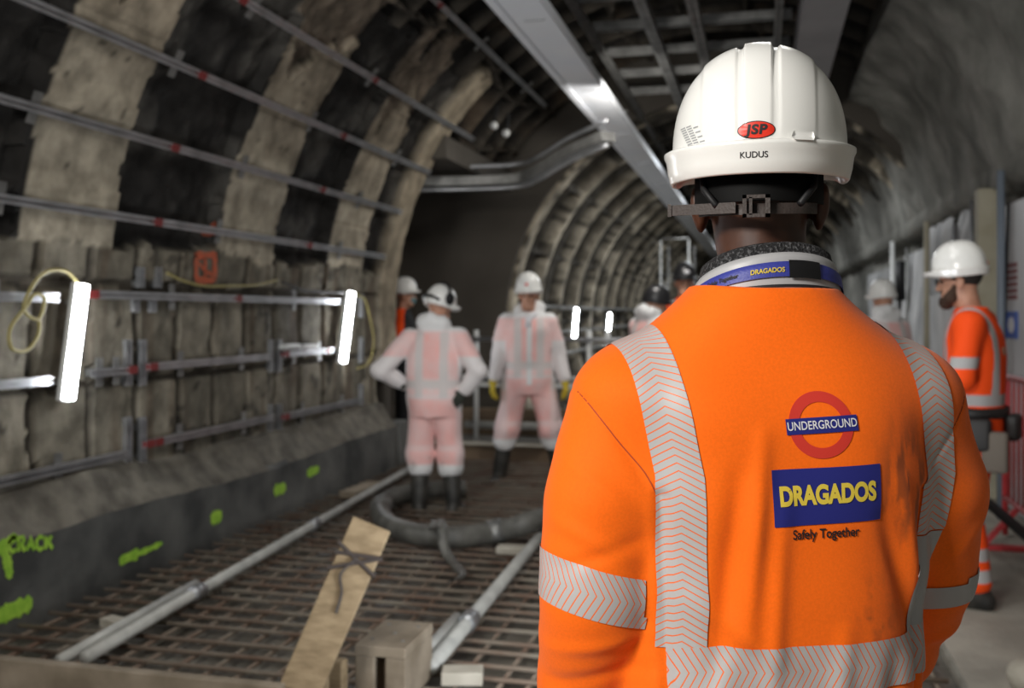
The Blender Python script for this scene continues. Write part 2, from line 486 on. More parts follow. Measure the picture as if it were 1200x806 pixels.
def lining():
    h = 0.03
    sv = np.arange(-1.5, R1 * math.radians(123) + h, h); yv = np.arange(-3.2, Y_HEAD + h, h)
    S, Yg = np.meshgrid(sv, yv, indexing='ij')
    n1 = fbm(S * 3, Yg * 3, 1); n2 = fbm(S * 9, Yg * 9, 7); n3 = fbm(S * 1.1, Yg * 1.1, 13); n4 = fbm(S * 22, Yg * 22, 21, 3)
    disp = np.zeros_like(S); col = np.zeros(S.shape + (3,))
    def setc(mask, c): col[mask] = np.asarray(c)[mask] if np.ndim(c) == 3 else c
    # upper zone: iron segments with flanges round dark pans
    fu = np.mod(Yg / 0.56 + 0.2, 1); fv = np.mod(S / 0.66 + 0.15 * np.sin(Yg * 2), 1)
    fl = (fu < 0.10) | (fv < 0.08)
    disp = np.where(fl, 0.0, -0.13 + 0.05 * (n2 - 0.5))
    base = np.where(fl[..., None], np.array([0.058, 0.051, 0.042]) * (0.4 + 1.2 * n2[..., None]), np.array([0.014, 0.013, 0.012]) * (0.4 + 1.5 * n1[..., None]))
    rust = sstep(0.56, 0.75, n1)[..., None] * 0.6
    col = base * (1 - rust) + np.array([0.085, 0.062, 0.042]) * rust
    # middle: strips between the pale rings
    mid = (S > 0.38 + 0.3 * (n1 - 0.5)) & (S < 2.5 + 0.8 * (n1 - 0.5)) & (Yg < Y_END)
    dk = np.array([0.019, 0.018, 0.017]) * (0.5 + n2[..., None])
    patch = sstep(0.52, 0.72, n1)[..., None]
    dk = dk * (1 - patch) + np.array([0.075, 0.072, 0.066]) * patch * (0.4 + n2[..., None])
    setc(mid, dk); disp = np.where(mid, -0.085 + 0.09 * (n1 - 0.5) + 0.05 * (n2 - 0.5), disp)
    # pale rings
    for i, (a, b) in enumerate(BANDS):
        rag = 0.10 * (n1 - 0.5) + 0.09 * (n2 - 0.5)
        inb = sstep(a - 0.02, a + 0.03, Yg + rag) * (1 - sstep(b - 0.03, b + 0.02, Yg + rag)); inner = (Yg + rag > a + 0.055) & (Yg + rag < b)
        top = 1.85 + 0.9 * (fbm(Yg * 4, S * 0 + i, 31) - 0.5)
        bot = 0.36 + 0.25 * (n1 - 0.5)
        w = inb * (S > bot) * (S < top + 0.25 * (n2 - 0.5))
        seg = np.mod((S + 0.13 * i) / 0.52, 1)
        shade = 0.80 + 0.45 * (fbm(S * 6, Yg * 1.6 + 7 * i, 41) - 0.5) + 0.35 * (n3 - 0.5) + 0.15 * (n4 - 0.5)
        shade = np.where((seg < 0.42), shade, shade * 0.86)
        pale = np.stack([0.50 * shade, 0.455 * shade, 0.365 * shade], -1)
        brn = sstep(0.9, 1.9, S + 0.9 * (n1 - 0.5))[..., None] * 0.55
        pale = pale * (1 - brn) + np.array([0.27, 0.215, 0.155]) * shade[..., None] * brn
        hole = (n4 > 0.80)[..., None]
        pale = np.where(hole, pale * 0.3, pale)
        m = w > 0.5
        setc(m & inner, pale)
        disp = np.where(m, 0.0 + 0.012 * (n2 - 0.5) - 0.012 * (seg < 0.03), disp)
        up = inb * (S >= top) * (S < top + 0.7) > 0.5
        bb = np.array([0.14, 0.115, 0.09]) * (0.3 + 1.3 * n2[..., None])
        setc(up, bb); disp = np.where(up, -0.05 + 0.06 * (n2 - 0.5), disp)
    # ring that ends the lining
    ring = (Yg > 9.02 + 0.04 * (n1 - .5)) & (Yg <= Y_END) & (S < 2.55 + 0.3 * (n2 - 0.5)) & (S > -0.6)
    rc = np.stack([0.31 * (0.55 + 0.9 * n1), 0.27 * (0.55 + 0.9 * n1), 0.205 * (0.55 + 0.9 * n1)], -1)
    setc(ring, rc); disp = np.where(ring, 0.03 + 0.02 * (n2 - .5), disp)
    # lower wall: upright pans with dark joints
    low = (S <= 0.40 + 0.18 * (n1 - 0.5)) & (Yg < 9.02)
    jit = 0.05 * (fbm(S * 5, Yg * 0.5, 51) - 0.5)
    cu = (Yg + jit) / 0.43; fu = np.mod(cu, 1); row = np.floor((S + 1.5) / 0.55); fv = np.mod((S + 1.5 + 0.06 * (n3 - .5)) / 0.55, 1)
    jn = (fu < 0.13) | (fv < 0.07)
    per = np.random.RandomState(5).rand(64, 16)[np.mod(np.floor(cu).astype(int), 64), np.mod(row.astype(int), 16)]
    sh = (0.60 + 0.5 * per) * (0.62 + 0.8 * fbm(S * 2.2, Yg * 8, 61)) + 0.25 * (n4 - 0.5)
    lc = np.stack([0.225 * sh, 0.208 * sh, 0.168 * sh], -1)
    st = sstep(0.58, 0.72, fbm(S * 0.7, Yg * 9, 71))[..., None] * 0.55
    lc = lc * (1 - st) + np.array([0.085, 0.055, 0.035]) * st
    lc = np.where(jn[..., None], np.array([0.075, 0.066, 0.053]) * (0.4 + n1[..., None]), lc)
    blk = ((n2 > 0.66) & (n1 > 0.52))[..., None]
    lc = np.where(blk, lc * 0.4, lc)
    setc(low, lc); disp = np.where(low, np.where(jn, -0.035, 0.0) + 0.035 * (n1 - 0.5) + 0.02 * (n2 - .5), disp)
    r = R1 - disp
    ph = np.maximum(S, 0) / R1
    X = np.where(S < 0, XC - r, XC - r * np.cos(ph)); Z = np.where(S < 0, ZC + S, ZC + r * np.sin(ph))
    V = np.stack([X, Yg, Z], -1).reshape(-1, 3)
    ns, ny = S.shape
    i, j = np.meshgrid(np.arange(ns - 1), np.arange(ny - 1), indexing='ij')
    keep = ~((Yg[:-1, :-1] > Y_END) & (S[:-1, :-1] < 1.62))
    i, j = i[keep], j[keep]; a = i * ny + j
    Fc = np.stack([a, a + 1, a + ny + 1, a + ny], 1)
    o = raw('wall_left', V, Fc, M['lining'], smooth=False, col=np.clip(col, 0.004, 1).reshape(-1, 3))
    tag(o, 'old tunnel lining of pale rings, dark strips and grey pans', None, None, 'structure')
lining()

def structure(name, mb, m, label=None, smooth=False):
    o = mb.build(name, m, smooth=smooth); return tag(o, label, None, None, 'structure')

# floor of the trench under the bars, the slab on the right, the raised slab behind
structure('floor', MB().box((-3.75, -3.2, -0.3), (0.78, 9.85, -0.075)), M['blinding'], 'dark wet concrete under the steel mesh')
structure('floor_slab', MB().box((0.78, -3.2, -0.3), (2.05, 12.3, 0.0)).box((-1.0, -3.2, -0.075), (0.78, 2.6, 0.0)), M['concrete'], 'pale dusty concrete walkway on the right')
structure('floor_far', MB().box((-4.8, 9.85, -0.3), (0.78, 12.3, 0.02)).box((-3.6, 12.3, -0.3), (2.8, 42, 0.05)), M['dark_concrete'], 'dark concrete floor beyond the trench')

def kerb():
    b = MB(); ys = np.arange(-3.0, 9.05, 0.15); rows = []
    rng = np.random.RandomState(3)
    for y in ys:
        w = 0.02 * math.sin(y * 3.1) + 0.015 * rng.rand()
        zt = 0.385 + 0.02 * math.sin(y * 1.7) + 0.012 * rng.rand()
        rows.append([(-3.66, y, zt + 0.22), (-3.56 + w, y, zt + 0.16 + w), (-3.50 + w, y, zt + 0.06), (-3.425, y, zt), (-3.40, y, zt - 0.03), (-3.40, y, 0.15), (-3.40, y, -0.1)])
    b.grid(rows)
    n = len(b.v); b.add([(-3.40, ys[-1], -0.1), (-3.66, ys[-1], -0.1), (-3.66, ys[-1], 0.6), (-3.5, ys[-1], 0.44), (-3.425, ys[-1], 0.385)], [(0, 1, 2, 3, 4)])
    o = b.build('kerb', [M['kerb'], M['ledge']], mi_fn=None) if False else raw('kerb', b.v, b.f, [M['kerb'], M['ledge']], None, False, [1 if all(b.v[i][2] > .34 for i in f) and len(f) == 4 else 0 for f in b.f])
    return tag(o, 'dark concrete kerb along the foot of the left wall', None, None, 'structure')
KERB = kerb()

# spray marks lie on the kerb face (parts of the kerb)
def kp(px, py): return W(px, py, X=-3.396)
def stroke(name, pts, w, m, parent, plane='x', off=0.0):
    b = MB()
    rng = random.Random(len(pts) * 7 + int(w * 1000))
    P = curve_pts([Vector(p) for p in pts], 7)
    for i, p in enumerate(P):
        t = (P[min(i + 1, len(P) - 1)] - P[max(0, i - 1)]).normalized()
        nrm = Vector((1, 0, 0)); s = t.cross(nrm).normalized() * (w / 2 * (0.7 + 0.5 * rng.random()) * min(1.0, 0.45 + 0.25 * min(i, len(P) - 1 - i)))
        if i == 0: L, Rr = [], []
        L.append(p + s + nrm * off); Rr.append(p - s + nrm * off)
    b.grid([L, Rr]); return b.build(name, m, parent)
def stroke_px(name, pxs, w, m, parent=KERB, off=0.0): return stroke(name, [kp(*q) for q in pxs], w, m, parent, off=off)
stroke_px('spray_arrow', [(2, 632), (5, 645), (9, 660), (12, 678)], 0.055, M['spraygreen'])
stroke_px('spray_arrow', [(-8, 650), (2, 640), (12, 632), (20, 630)], 0.045, M['spraygreen'], off=0.002)
# the word CRACK in quick strokes
let = {'C': [[(1, .9), (.5, 1), (.1, .7), (.1, .25), (.5, 0), (1, .15)]],
       'R': [[(.1, 0), (.1, 1), (.7, 1), (.85, .75), (.6, .5), (.15, .5)], [(.45, .5), (.95, 0)]],
       'A': [[(0, 0), (.5, 1), (1, 0)], [(.2, .4), (.8, .4)]],
       'K': [[(.1, 0), (.1, 1)], [(.9, 1), (.15, .45)], [(.35, .6), (1, 0)]]}
def word():
    b = MB(); x = 10
    for ch in 'CRACK':
        for k, s in enumerate(let[ch]):
            P = []
            for (u, v) in s:
                px = x + u * 8.5; top = 629.5 - 0.02 * px + (px - 10) * 0.0; bot = 647 - 0.085 * (px - 10)
                P.append(kp(px, bot + (top - bot) * v) + Vector((0.002 + 0.001 * k, 0, 0)))
            L, Rr = [], []
            for i, p in enumerate(P):
                t = (P[min(i + 1, len(P) - 1)] - P[max(0, i - 1)]).normalized(); sdn = t.cross(Vector((1, 0, 0))).normalized() * 0.011
                L.append(p + sdn); Rr.append(p - sdn)
            b.grid([L, Rr])
        x += 10.6
    b.build('spray_word', M['spraygreen'], KERB)
word()
stroke_px('spray_stripe', [(-6, 724), (8, 718), (20, 713), (38, 706)], 0.085, M['spraygreen'])
stroke_px('spray_brush_mark', [(140, 658), (150, 653), (158, 650), (162, 649)], 0.065, M['spraygreen'])
stroke_px('spray_brush_mark', [(158, 650), (175, 643), (190, 636)], 0.035, M['spraygreen'], off=0.002)
stroke_px('spray_dot', [(247, 608), (253, 606), (260, 604)], 0.085, M['spraygreen'])
stroke_px('spray_dot', [(321, 575), (328, 573), (335, 571)], 0.09, M['spraygreen'])
stroke_px('spray_dot', [(360, 555), (367, 552), (374, 549)], 0.075, M['spraygreen'])

# right side: sprayed vault, its lip and the wall below it
def vault():
    prof = curve_pts([(0.98, 0, 2.50), (1.22, 0, 2.30), (1.44, 0, 2.00), (1.62, 0, 1.60), (1.76, 0, 1.16)], 9)
    yv = np.concatenate([np.arange(-3.2, 14, 0.07), np.arange(14, 34, 0.25)])
    px = np.array([p[0] for p in prof]); pz = np.array([p[2] for p in prof]); S = np.concatenate([[0], np.cumsum(np.hypot(np.diff(px), np.diff(pz)))])
    SS, Yg = np.meshgrid(S, yv, indexing='ij')
    n = fbm(SS * 1.5 + Yg * 0.9, Yg * 0.8 - SS, 81) - 0.5; n2 = fbm(SS * 6, Yg * 6, 83) - 0.5; n3 = fbm(SS * 2.5 + Yg * 1.6, Yg * 0.7 - 0.8 * SS, 87) - 0.5
    dd = 0.24 * n + 0.05 * n2 + 0.10 * n3
    V = np.stack([px[:, None] + dd * 0.6, Yg, EYE + pz[:, None] + dd * 0.7], -1)
    b = MB(); b.grid([[tuple(q) for q in row] for row in V])
    b.grid([[tuple(q) for q in V[0]], [(q[0] + 0.1, q[1], q[2] + 0.5) for q in V[0]]])
    lip = V[-1]
    b.grid([[tuple(q) for q in lip], [(q[0] - 0.01, q[1], q[2] - 0.14) for q in lip], [(q[0] + 0.10, q[1], q[2] - 0.19) for q in lip], [(2.1, q[1], 2.40) for q in lip]])
    return structure('ceiling', b, M['shotcrete'], 'rough grey sprayed concrete vault on the right', True)
vault()
def right_wall():
    b = MB(); ys = np.concatenate([np.arange(-3.2, 13, 0.12), np.arange(13, 34, 0.5)]); zs = np.arange(-0.3, 2.7, 0.12)
    Yg, Zg = np.meshgrid(ys, zs, indexing='ij'); n = fbm(Yg * 2, Zg * 2, 91) - 0.5
    b.grid([[(1.98 + 0.10 * n[i, j], ys[i], zs[j]) for j in range(len(zs))] for i in range(len(ys))])
    structure('wall_right', b, M['shotcrete'], 'grey rough wall behind the walkway', True)
right_wall()
# recess on the left past the end ring, and the headwall with the far bore
structure('wall_recess', MB().box((-4.8, 9.3, -0.3), (-4.55, 12.3, 3.2)).box((-4.8, 9.3, -0.3), (-3.62, 9.46, 3.2)).box((-4.8, 9.3, 2.98), (-3.0, 12.3, 3.2)), M['headwall'], 'dark side recess past the end of the old lining')
XC2, ZC2, R2 = -0.38, 1.32, 2.72
def headwall():
    b = MB(); n = 72
    outer = []
    for k in range(n):
        a = 2 * math.pi * k / n; c, s = math.cos(a), math.sin(a)
        q = min(4.6 / max(abs(c), 1e-6), 4.2 / max(abs(s), 1e-6)); outer.append((XC2 + q * c, ZC2 + q * s))
    inner = [(XC2 + R2 * math.cos(2 * math.pi * k / n), ZC2 + R2 * math.sin(2 * math.pi * k / n)) for k in range(n)]
    rows = []
    for k in range(n):
        (ox, oz), (ix, iz) = outer[k], inner[k]
        rows.append([(ox, Y_HEAD, oz), (ix, Y_HEAD, iz), (ix, Y_HEAD + 0.35, iz)])
    b.grid(rows, close_u=True)
    structure('wall_head', b, M['headwall'], 'flat dark end wall around the narrower tunnel')
headwall()
def far_bore():
    na = 150; yv = np.arange(Y_HEAD, 44, 0.10)
    av = np.linspace(math.radians(-35), math.radians(215), na)
    A, Yg = np.meshgrid(av, yv, indexing='ij'); S = A * R2
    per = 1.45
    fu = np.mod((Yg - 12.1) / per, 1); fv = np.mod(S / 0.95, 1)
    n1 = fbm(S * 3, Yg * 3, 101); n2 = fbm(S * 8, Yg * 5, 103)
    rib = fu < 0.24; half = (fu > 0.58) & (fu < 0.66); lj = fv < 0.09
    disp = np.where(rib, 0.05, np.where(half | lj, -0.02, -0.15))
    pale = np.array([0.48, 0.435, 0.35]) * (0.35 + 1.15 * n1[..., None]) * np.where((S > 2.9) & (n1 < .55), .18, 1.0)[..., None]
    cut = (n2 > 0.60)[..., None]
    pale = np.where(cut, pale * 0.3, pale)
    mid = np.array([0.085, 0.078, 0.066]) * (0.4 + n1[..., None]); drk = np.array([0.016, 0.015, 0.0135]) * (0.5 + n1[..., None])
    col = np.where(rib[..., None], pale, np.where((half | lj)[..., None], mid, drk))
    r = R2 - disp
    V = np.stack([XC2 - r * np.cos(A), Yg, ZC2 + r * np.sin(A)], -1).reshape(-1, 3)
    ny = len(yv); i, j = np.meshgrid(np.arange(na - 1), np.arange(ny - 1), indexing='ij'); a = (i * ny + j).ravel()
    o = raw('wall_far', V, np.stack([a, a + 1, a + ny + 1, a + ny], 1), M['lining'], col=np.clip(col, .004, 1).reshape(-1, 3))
    tag(o, 'narrower ribbed tunnel running away into the dark', None, None, 'structure')
    structure('wall_end', MB().box((-3.6, 43.9, -0.3), (2.9, 44.1, 4.6)), M['headwall'], 'dark far end of the tunnel')
far_bore()

# ------------------------------------------------------------------ LED battens on the left wall, in view, plus assumed ones out of view
def batten(p_bot, p_top, label, w=0.07, wall=XC - R1 + 0.05):
    p0, p1 = Vector(p_bot), Vector(p_top)
    ax = (p1 - p0); L = ax.length; ax.normalize()
    xx = Vector((1, 0, 0)); xx = (xx - ax * xx.dot(ax)).normalized(); yy = ax.cross(xx)
    Mx = Matrix((xx, yy, ax)).transposed().to_4x4(); Mx.translation = p0
    t = thing('led_batten', label, 'lamp', p0, group='LED battens on the left wall')
    MB().box((-0.055, -w / 2 - .004, -0.01), (-0.022, w / 2 + .004, L + 0.01), Mx, 0.005).build('housing', M['whiteplastic'], t)
    # diffuser: half round tube
    n = 10; rows = []
    for k in range(n + 1):
        a = math.pi * k / n - math.pi / 2
        x, y = -0.022 + 0.045 * math.cos(a), w / 2 * math.sin(a)
        rows.append([Mx @ Vector((x, y, 0.0)), Mx @ Vector((x, y, L))])
    b = MB(); b.grid(rows)
    b.add([r[0] for r in rows], [tuple(range(n + 1))]); b.add([r[1] for r in rows], [tuple(range(n + 1))[::-1]])
    b.build('diffuser', M['lampglow'], t)
    for s in (0.15, 0.85):
        c = p0 + ax * (L * s); MB().beam(c + xx * -0.05, Vector((wall, c.y, c.z)), 0.04, 0.03).build('bracket', M['dull_steel'], t)
    return t
XL = XC - R1 + 0.14
batten(W(82, 468, X=XL), W(99, 334, X=XL), 'nearest glowing LED batten, tilted on the left wall')
batten(W(403, 424, X=XL), W(413, 343, X=XL), 'second glowing LED batten, just before the end of the old lining')
XF = XC2 - R2 + 0.30
batten(W(673, 399, X=XF), W(676, 362, X=XF), 'glowing LED batten in the far tunnel, nearer of the two', wall=XF - 0.08)
batten(W(712, 401, X=XF), W(715, 368, X=XF), 'small glowing LED batten deepest in the far tunnel', wall=XF - 0.08)
batten((XL, 1.0, 1.1), (XL, 1.08, 1.7), 'assumed glowing LED batten out of view, level with the man in front')  # assumed lamp, continues the row out of view and lights the man's left
batten((XL, -2.4, 1.1), (XL, -2.32, 1.7), 'assumed glowing LED batten out of view behind the photographer')  # assumed lamp, continues the row unseen, added to light the man's back

# ------------------------------------------------------------------ wall rails
def arc_point(k, r):
    """point on a circle of radius r where (z-eye) = k*|x|"""
    lo, hi = 0.0, 1.55
    for _ in range(60):
        a = (lo + hi) / 2
        x, z = -XC + r * math.cos(a), r * math.sin(a)
        if z < k * x: lo = a
        else: hi = a
    return XC - r * math.cos(a), ZC + r * math.sin(a), a
def ratio(px, py):
    p = W(px, py, X=-1.0); return p.z - EYE
def y_at(px, X): return W(px, 0, X=X).y

def channel(p0, p1, out, w=0.042, d=0.03):
    """slotted steel channel, open side facing out"""
    p0, p1, out = Vector(p0), Vector(p1), Vector(out).normalized()
    y = (p1 - p0); L = y.length; y.normalize(); up = y.cross(out).normalized()
    Mx = Matrix((out, y, up)).transposed().to_4x4(); Mx.translation = p0
    b = MB(); t = 0.004
    b.box((-d, 0, -w / 2), (-d + t, L, w / 2), Mx)
    for s in (-1, 1):
        b.box((-d, 0, s * w / 2 - t / 2), (0, L, s * w / 2 + t / 2), Mx)
        b.box((-0.004, 0, s * (w / 2 - 0.007) - 0.007), (0.0, L, s * (w / 2 - 0.007) + 0.007), Mx)
    return b, Mx, L

def wall_rail(p0, p1, a, label, group, reds=(), brk=None):
    out = Vector((math.cos(a), 0, -math.sin(a)))
    b, Mx, L = channel(p0, p1, out)
    t = thing('support_rail', label, 'rail', p0, group=group)
    b.build('channel', M['steel'], t)
    nb = max(2, int(L / 1.75)) if brk is None else brk
    for k in range(nb):
        yy = L * (k + 0.5) / nb
        MB().box((-0.13, yy - 0.02, -0.02), (-0.028, yy + 0.02, 0.02), Mx).box((-0.035, yy - 0.03, -0.08), (-0.03, yy + 0.03, 0.08), Mx).build('bracket', M['dull_steel'], t)
    for yy in reds:
        MB().box((-0.032, yy - 0.04, -0.0225), (0.0015, yy + 0.04, 0.0225), Mx).build('red_paint_mark', M['red'], t)
    return t
RA = R1 - 0.06
ups = [((0, 232), 452, 'lowest long steel rail under the pale rings'), ((0, 115), 472, 'second long steel rail up, crossing the pale rings'),
       ((30, 0), 505, 'third long steel rail up, across the tops of the pale rings'), ((285, 0), 556, 'fourth long steel rail up, along the dark crown segments'),
       ((510, 0), 640, 'highest long steel rail, left of the bright ceiling tray')]
for (p, e, lab) in ups:
    x, z, a = arc_point(ratio(*p), RA)
    y1 = y_at(e, x)
    wall_rail((x, -2.9, z), (x, y1, z), a, lab, 'long rails across the pale rings', reds=[2.9 + q for q in (5.25, 7.3) if q < y1 - .1])
XW = XC - R1 + 0.075
def low_rail(pa, pb, lab, reds=(), brk=None):
    a, b2 = W(*pa, X=XW), W(*pb, X=XW)
    z = (a.z + b2.z) / 2
    return wall_rail((XW, a.y, z), (XW, b2.y, z), 0.0, lab, 'short rails on the lower wall', reds, brk)
low_rail((-300, 343), (70, 347), 'top short rail left of the nearest LED batten')
low_rail((104, 347), (400, 352), 'top short rail between the two near LED battens', reds=(0.05, 1.6))
low_rail((-300, 480), (63, 445), 'middle short rail left of the nearest LED batten')
low_rail((112, 437), (152, 434), 'stub of rail right of the nearest LED batten', reds=(0.34,), brk=2)
low_rail((175, 432), (318, 416), 'middle rail between the two pairs of upright brackets', reds=(0.05,))
low_rail((333, 413), (392, 412), 'short pink-edged rail beside the second LED batten', reds=(0.05, 0.8), brk=2)
low_rail((-300, 640), (152, 527), 'bottom rail left of the first upright brackets', reds=())
low_rail((171, 522), (322, 488), 'bottom rail between the two pairs of upright brackets', reds=(0.05, 0.14))
low_rail((333, 486), (425, 471), 'bottom rail beneath the second LED batten', reds=(0.05,))

def upright(px, py0, py1, lab, grp, m='steel'):
    p = W(px, py0, X=XW - 0.045); q = W(px, py1, X=XW - 0.045)
    t = thing('upright_bracket', lab, 'bracket', (p.x, p.y, q.z), group=grp)
    b, Mx, L = channel((p.x, p.y, q.z), (p.x, p.y, p.z), (1, 0, 0), 0.05, 0.03); b.build('channel', M[m], t)
    for s in (0.2, 0.8): MB().box((-0.1, L * s - 0.02, -0.02), (-0.03, L * s + 0.02, 0.02), Mx).build('bolt_plate', M['dull_steel'], t)
for px, lab in ((152, 'left'), (169, 'right')):
    upright(px, 398, 452, f'grey upright bracket at the middle rail, {lab} one of the first pair', 'upright brackets')
    upright(px, 489, 548, f'grey upright bracket at the bottom rail, {lab} one of the first pair', 'upright brackets')
for px, lab in ((167, 'left'), (187, 'right')):
    upright(px, 313, 337, f'short bright bracket above the top rail, {lab} of two', 'short brackets at the top rail')
    upright(px - 6, 346, 366, f'short bright bracket under the top rail, {lab} of two', 'short brackets at the top rail')
for px, lab in ((319, 'left'), (329, 'right')):
    upright(px, 398, 436, f'grey upright bracket at the middle rail, {lab} one of the second pair', 'upright brackets')
    upright(px, 474, 516, f'grey upright bracket at the bottom rail, {lab} one of the second pair', 'upright brackets')
for py0, py1, lab in ((345, 372, 'top'), (395, 425, 'middle'), (450, 482, 'bottom')):
    upright(425, py0, py1, f'pale bracket on the dark strip past the second LED batten, {lab} one', 'brackets at the end of the lining')
# small white clips on the short rail
for k, px in enumerate((342, 362)):
    p = W(px, 409, X=XW)
    tag(MB().box((XW - 0.05, p.y - 0.13, p.z + 0.0), (XW + 0.02, p.y + 0.13, p.z + 0.04), None, 0.012).build('cable_clip', M['whiteplastic']),
        ['left white clip lying on the short pink-edged rail', 'right white clip lying on the short pink-edged rail'][k], 'clip', 'white clips')
# orange spray on the wall
WL = bpy.data.objects['wall_left']
def wmark(pts, w):
    P = [W(px, py, X=XC - R1 + 0.045) for px, py in pts]; stroke('spray_mark', P, w, M['sprayorange'], WL)
for q_, w_ in (([(228, 299), (240, 299), (254, 298)], .05), ([(229, 329), (241, 329), (253, 327)], .05), ([(230, 298), (230, 314), (230, 330)], .05), ([(252, 297), (252, 312), (252, 328)], .06), ([(240, 300), (241, 315), (240, 328)], .03),
               ([(233, 308), (242, 318), (250, 322)], .03), ([(236, 273), (252, 271), (270, 270)], .06), ([(246, 268), (250, 264), (254, 262)], .04)): wmark(q_, w_)

def cable(name, pxs, X, r, m, lab, cat='cable', n=10):
    return tag(MB().tube(curve_pts([W(px, py, X=X) for px, py in pxs], n), r, 8).build(name, M[m], smooth=True), lab, cat)
cable('yellow_cable', [(92, 334), (78, 318), (55, 318), (38, 335), (28, 362), (45, 374), (52, 350), (40, 345), (30, 360), (12, 385), (14, 408), (32, 410), (45, 392), (46, 372)], XL - 0.03, 0.009, 'yellowcable', 'yellow cable looping beside the nearest LED batten')
cable('yellow_cable', [(196, 320), (215, 329), (240, 335), (270, 335), (300, 334), (325, 328)], XL - 0.05, 0.008, 'yellowcable', 'yellow cable sagging above the top rail')
cable('yellow_cable', [(418, 345), (428, 352), (434, 375), (438, 400), (432, 425), (418, 432)], XL - 0.05, 0.008, 'yellowcable', 'yellow cable bowed behind the second LED batten')
cable('black_cable', [(330, 330), (350, 338), (365, 341), (402, 343)], XL - 0.03, 0.008, 'blackplastic', 'thin black cable by the second LED batten')

# ------------------------------------------------------------------ ceiling steelwork
def long_member(name, X, Z, w, h, y0, y1, m, lab, cat, lips=True):
    t = thing(name, lab, cat, (X, y0, Z))
    b = MB().box((X - w / 2, y0, Z), (X + w / 2, y1, Z + 0.004))
    b.build('bottom_plate', M[m], t)
    for s in (-1, 1):
        MB().box((X + s * w / 2 - (0.002 if s > 0 else 0.0), y0, Z - 0.0), (X + s * w / 2 + (0.0 if s > 0 else 0.002), y1, Z + h)).build('side_plate', M[m], t)
    return t
tray = long_member('cable_tray', -1.51, EYE + 2.0, 0.273, 0.08, 0.5, 36, 'tray', 'wide bright steel tray running down the ceiling', 'cable tray')
for k in range(5):
    y = 1.5 + k * 2.2
    MB().box((-1.66, y - 0.03, EYE + 2.085), (-1.36, y + 0.03, EYE + 2.105)).build('cross_strap', M['dull_steel'], tray)
MB().box((-1.705, 0.5, EYE + 1.985), (-1.648, 36, EYE + 2.0)).build('edge_lip', M['tray'], tray)
for k in range(8):
    y = 6.6 + k * 2.2
    MB().box((-1.57, y - 0.012, EYE + 1.994), (-1.43, y + 0.012, EYE + 2.0)).build('joint_plate', M['steel'], tray)
def ibeam(name, X, Z, w, h, y0, y1, m, lab, cat='ceiling rail'):
    b = MB().box((X - w / 2, y0, Z), (X + w / 2, y1, Z + 0.006)).box((X - w / 2, y0, Z + h - .006), (X + w / 2, y1, Z + h)).box((X - 0.004, y0, Z), (X + 0.004, y1, Z + h))
    return tag(b.build(name, M[m]), lab, cat)
ibeam('ceiling_rail', -1.40, EYE + 2.34, 0.055, 0.06, 0.5, 26, 'dull_steel', 'dark ceiling rail right beside the bright tray')
ibeam('ceiling_rail', -0.90, EYE + 2.36, 0.085, 0.07, 0.5, 26, 'dull_steel', 'ceiling rail over the hard hat, left of the pair')
ibeam('ceiling_rail', -0.52, EYE + 2.36, 0.085, 0.07, 0.5, 26, 'dull_steel', 'ceiling rail over the hard hat, right of the pair')
ibeam('ceiling_rail', 0.13, EYE + 2.40, 0.06, 0.07, 0.5, 26, 'dull_steel', 'thin ceiling rail left of the grey duct')
long_member('ceiling_duct', 0.46, EYE + 2.30, 0.34, 0.26, 0.5, 26, 'duct', 'flat grey duct up on the right of the hard hat', 'duct')
for k in range(11):
    y = 2.6 + k * 0.85
    x0, x1 = -1.42, 0.24
    b = MB().box((x0, y - 0.045, EYE + 2.45), (x1, y - 0.035, EYE + 2.52)).box((x0, y + 0.035, EYE + 2.45), (x1, y + 0.045, EYE + 2.52)).box((x0, y - 0.045, EYE + 2.515), (x1, y + 0.045, EYE + 2.52))
    tag(b.build('cross_channel', M['dull_steel']), 'steel cross channel carrying the ceiling rails', 'cross channel', 'cross channels under the crown')
for k, (x, y, w, l) in enumerate([(-0.15, 4.2, 0.42, 1.2), (-1.1, 4.6, 0.3, 0.9), (-0.2, 7.4, 0.4, 1.1), (-1.15, 7.2, 0.3, 1.0)]):
    b = MB().box((x - w / 2, y - l / 2, EYE + 2.60), (x + w / 2, y + l / 2, EYE + 2.66), None, 0.01)
    for sx in (-1, 1): b.box((x + sx * w / 2 - 0.02, y - l / 2, EYE + 2.54), (x + sx * w / 2, y + l / 2, EYE + 2.62))
    tag(b.build('ceiling_cassette', M['duct']), ['grey panel above the ceiling rails, right over the hard hat', 'grey panel above the rails near the bright tray',
        'second grey panel along, above the ceiling rails', 'second grey panel along beside the bright tray'][k], 'panel', 'panels above the ceiling rails')
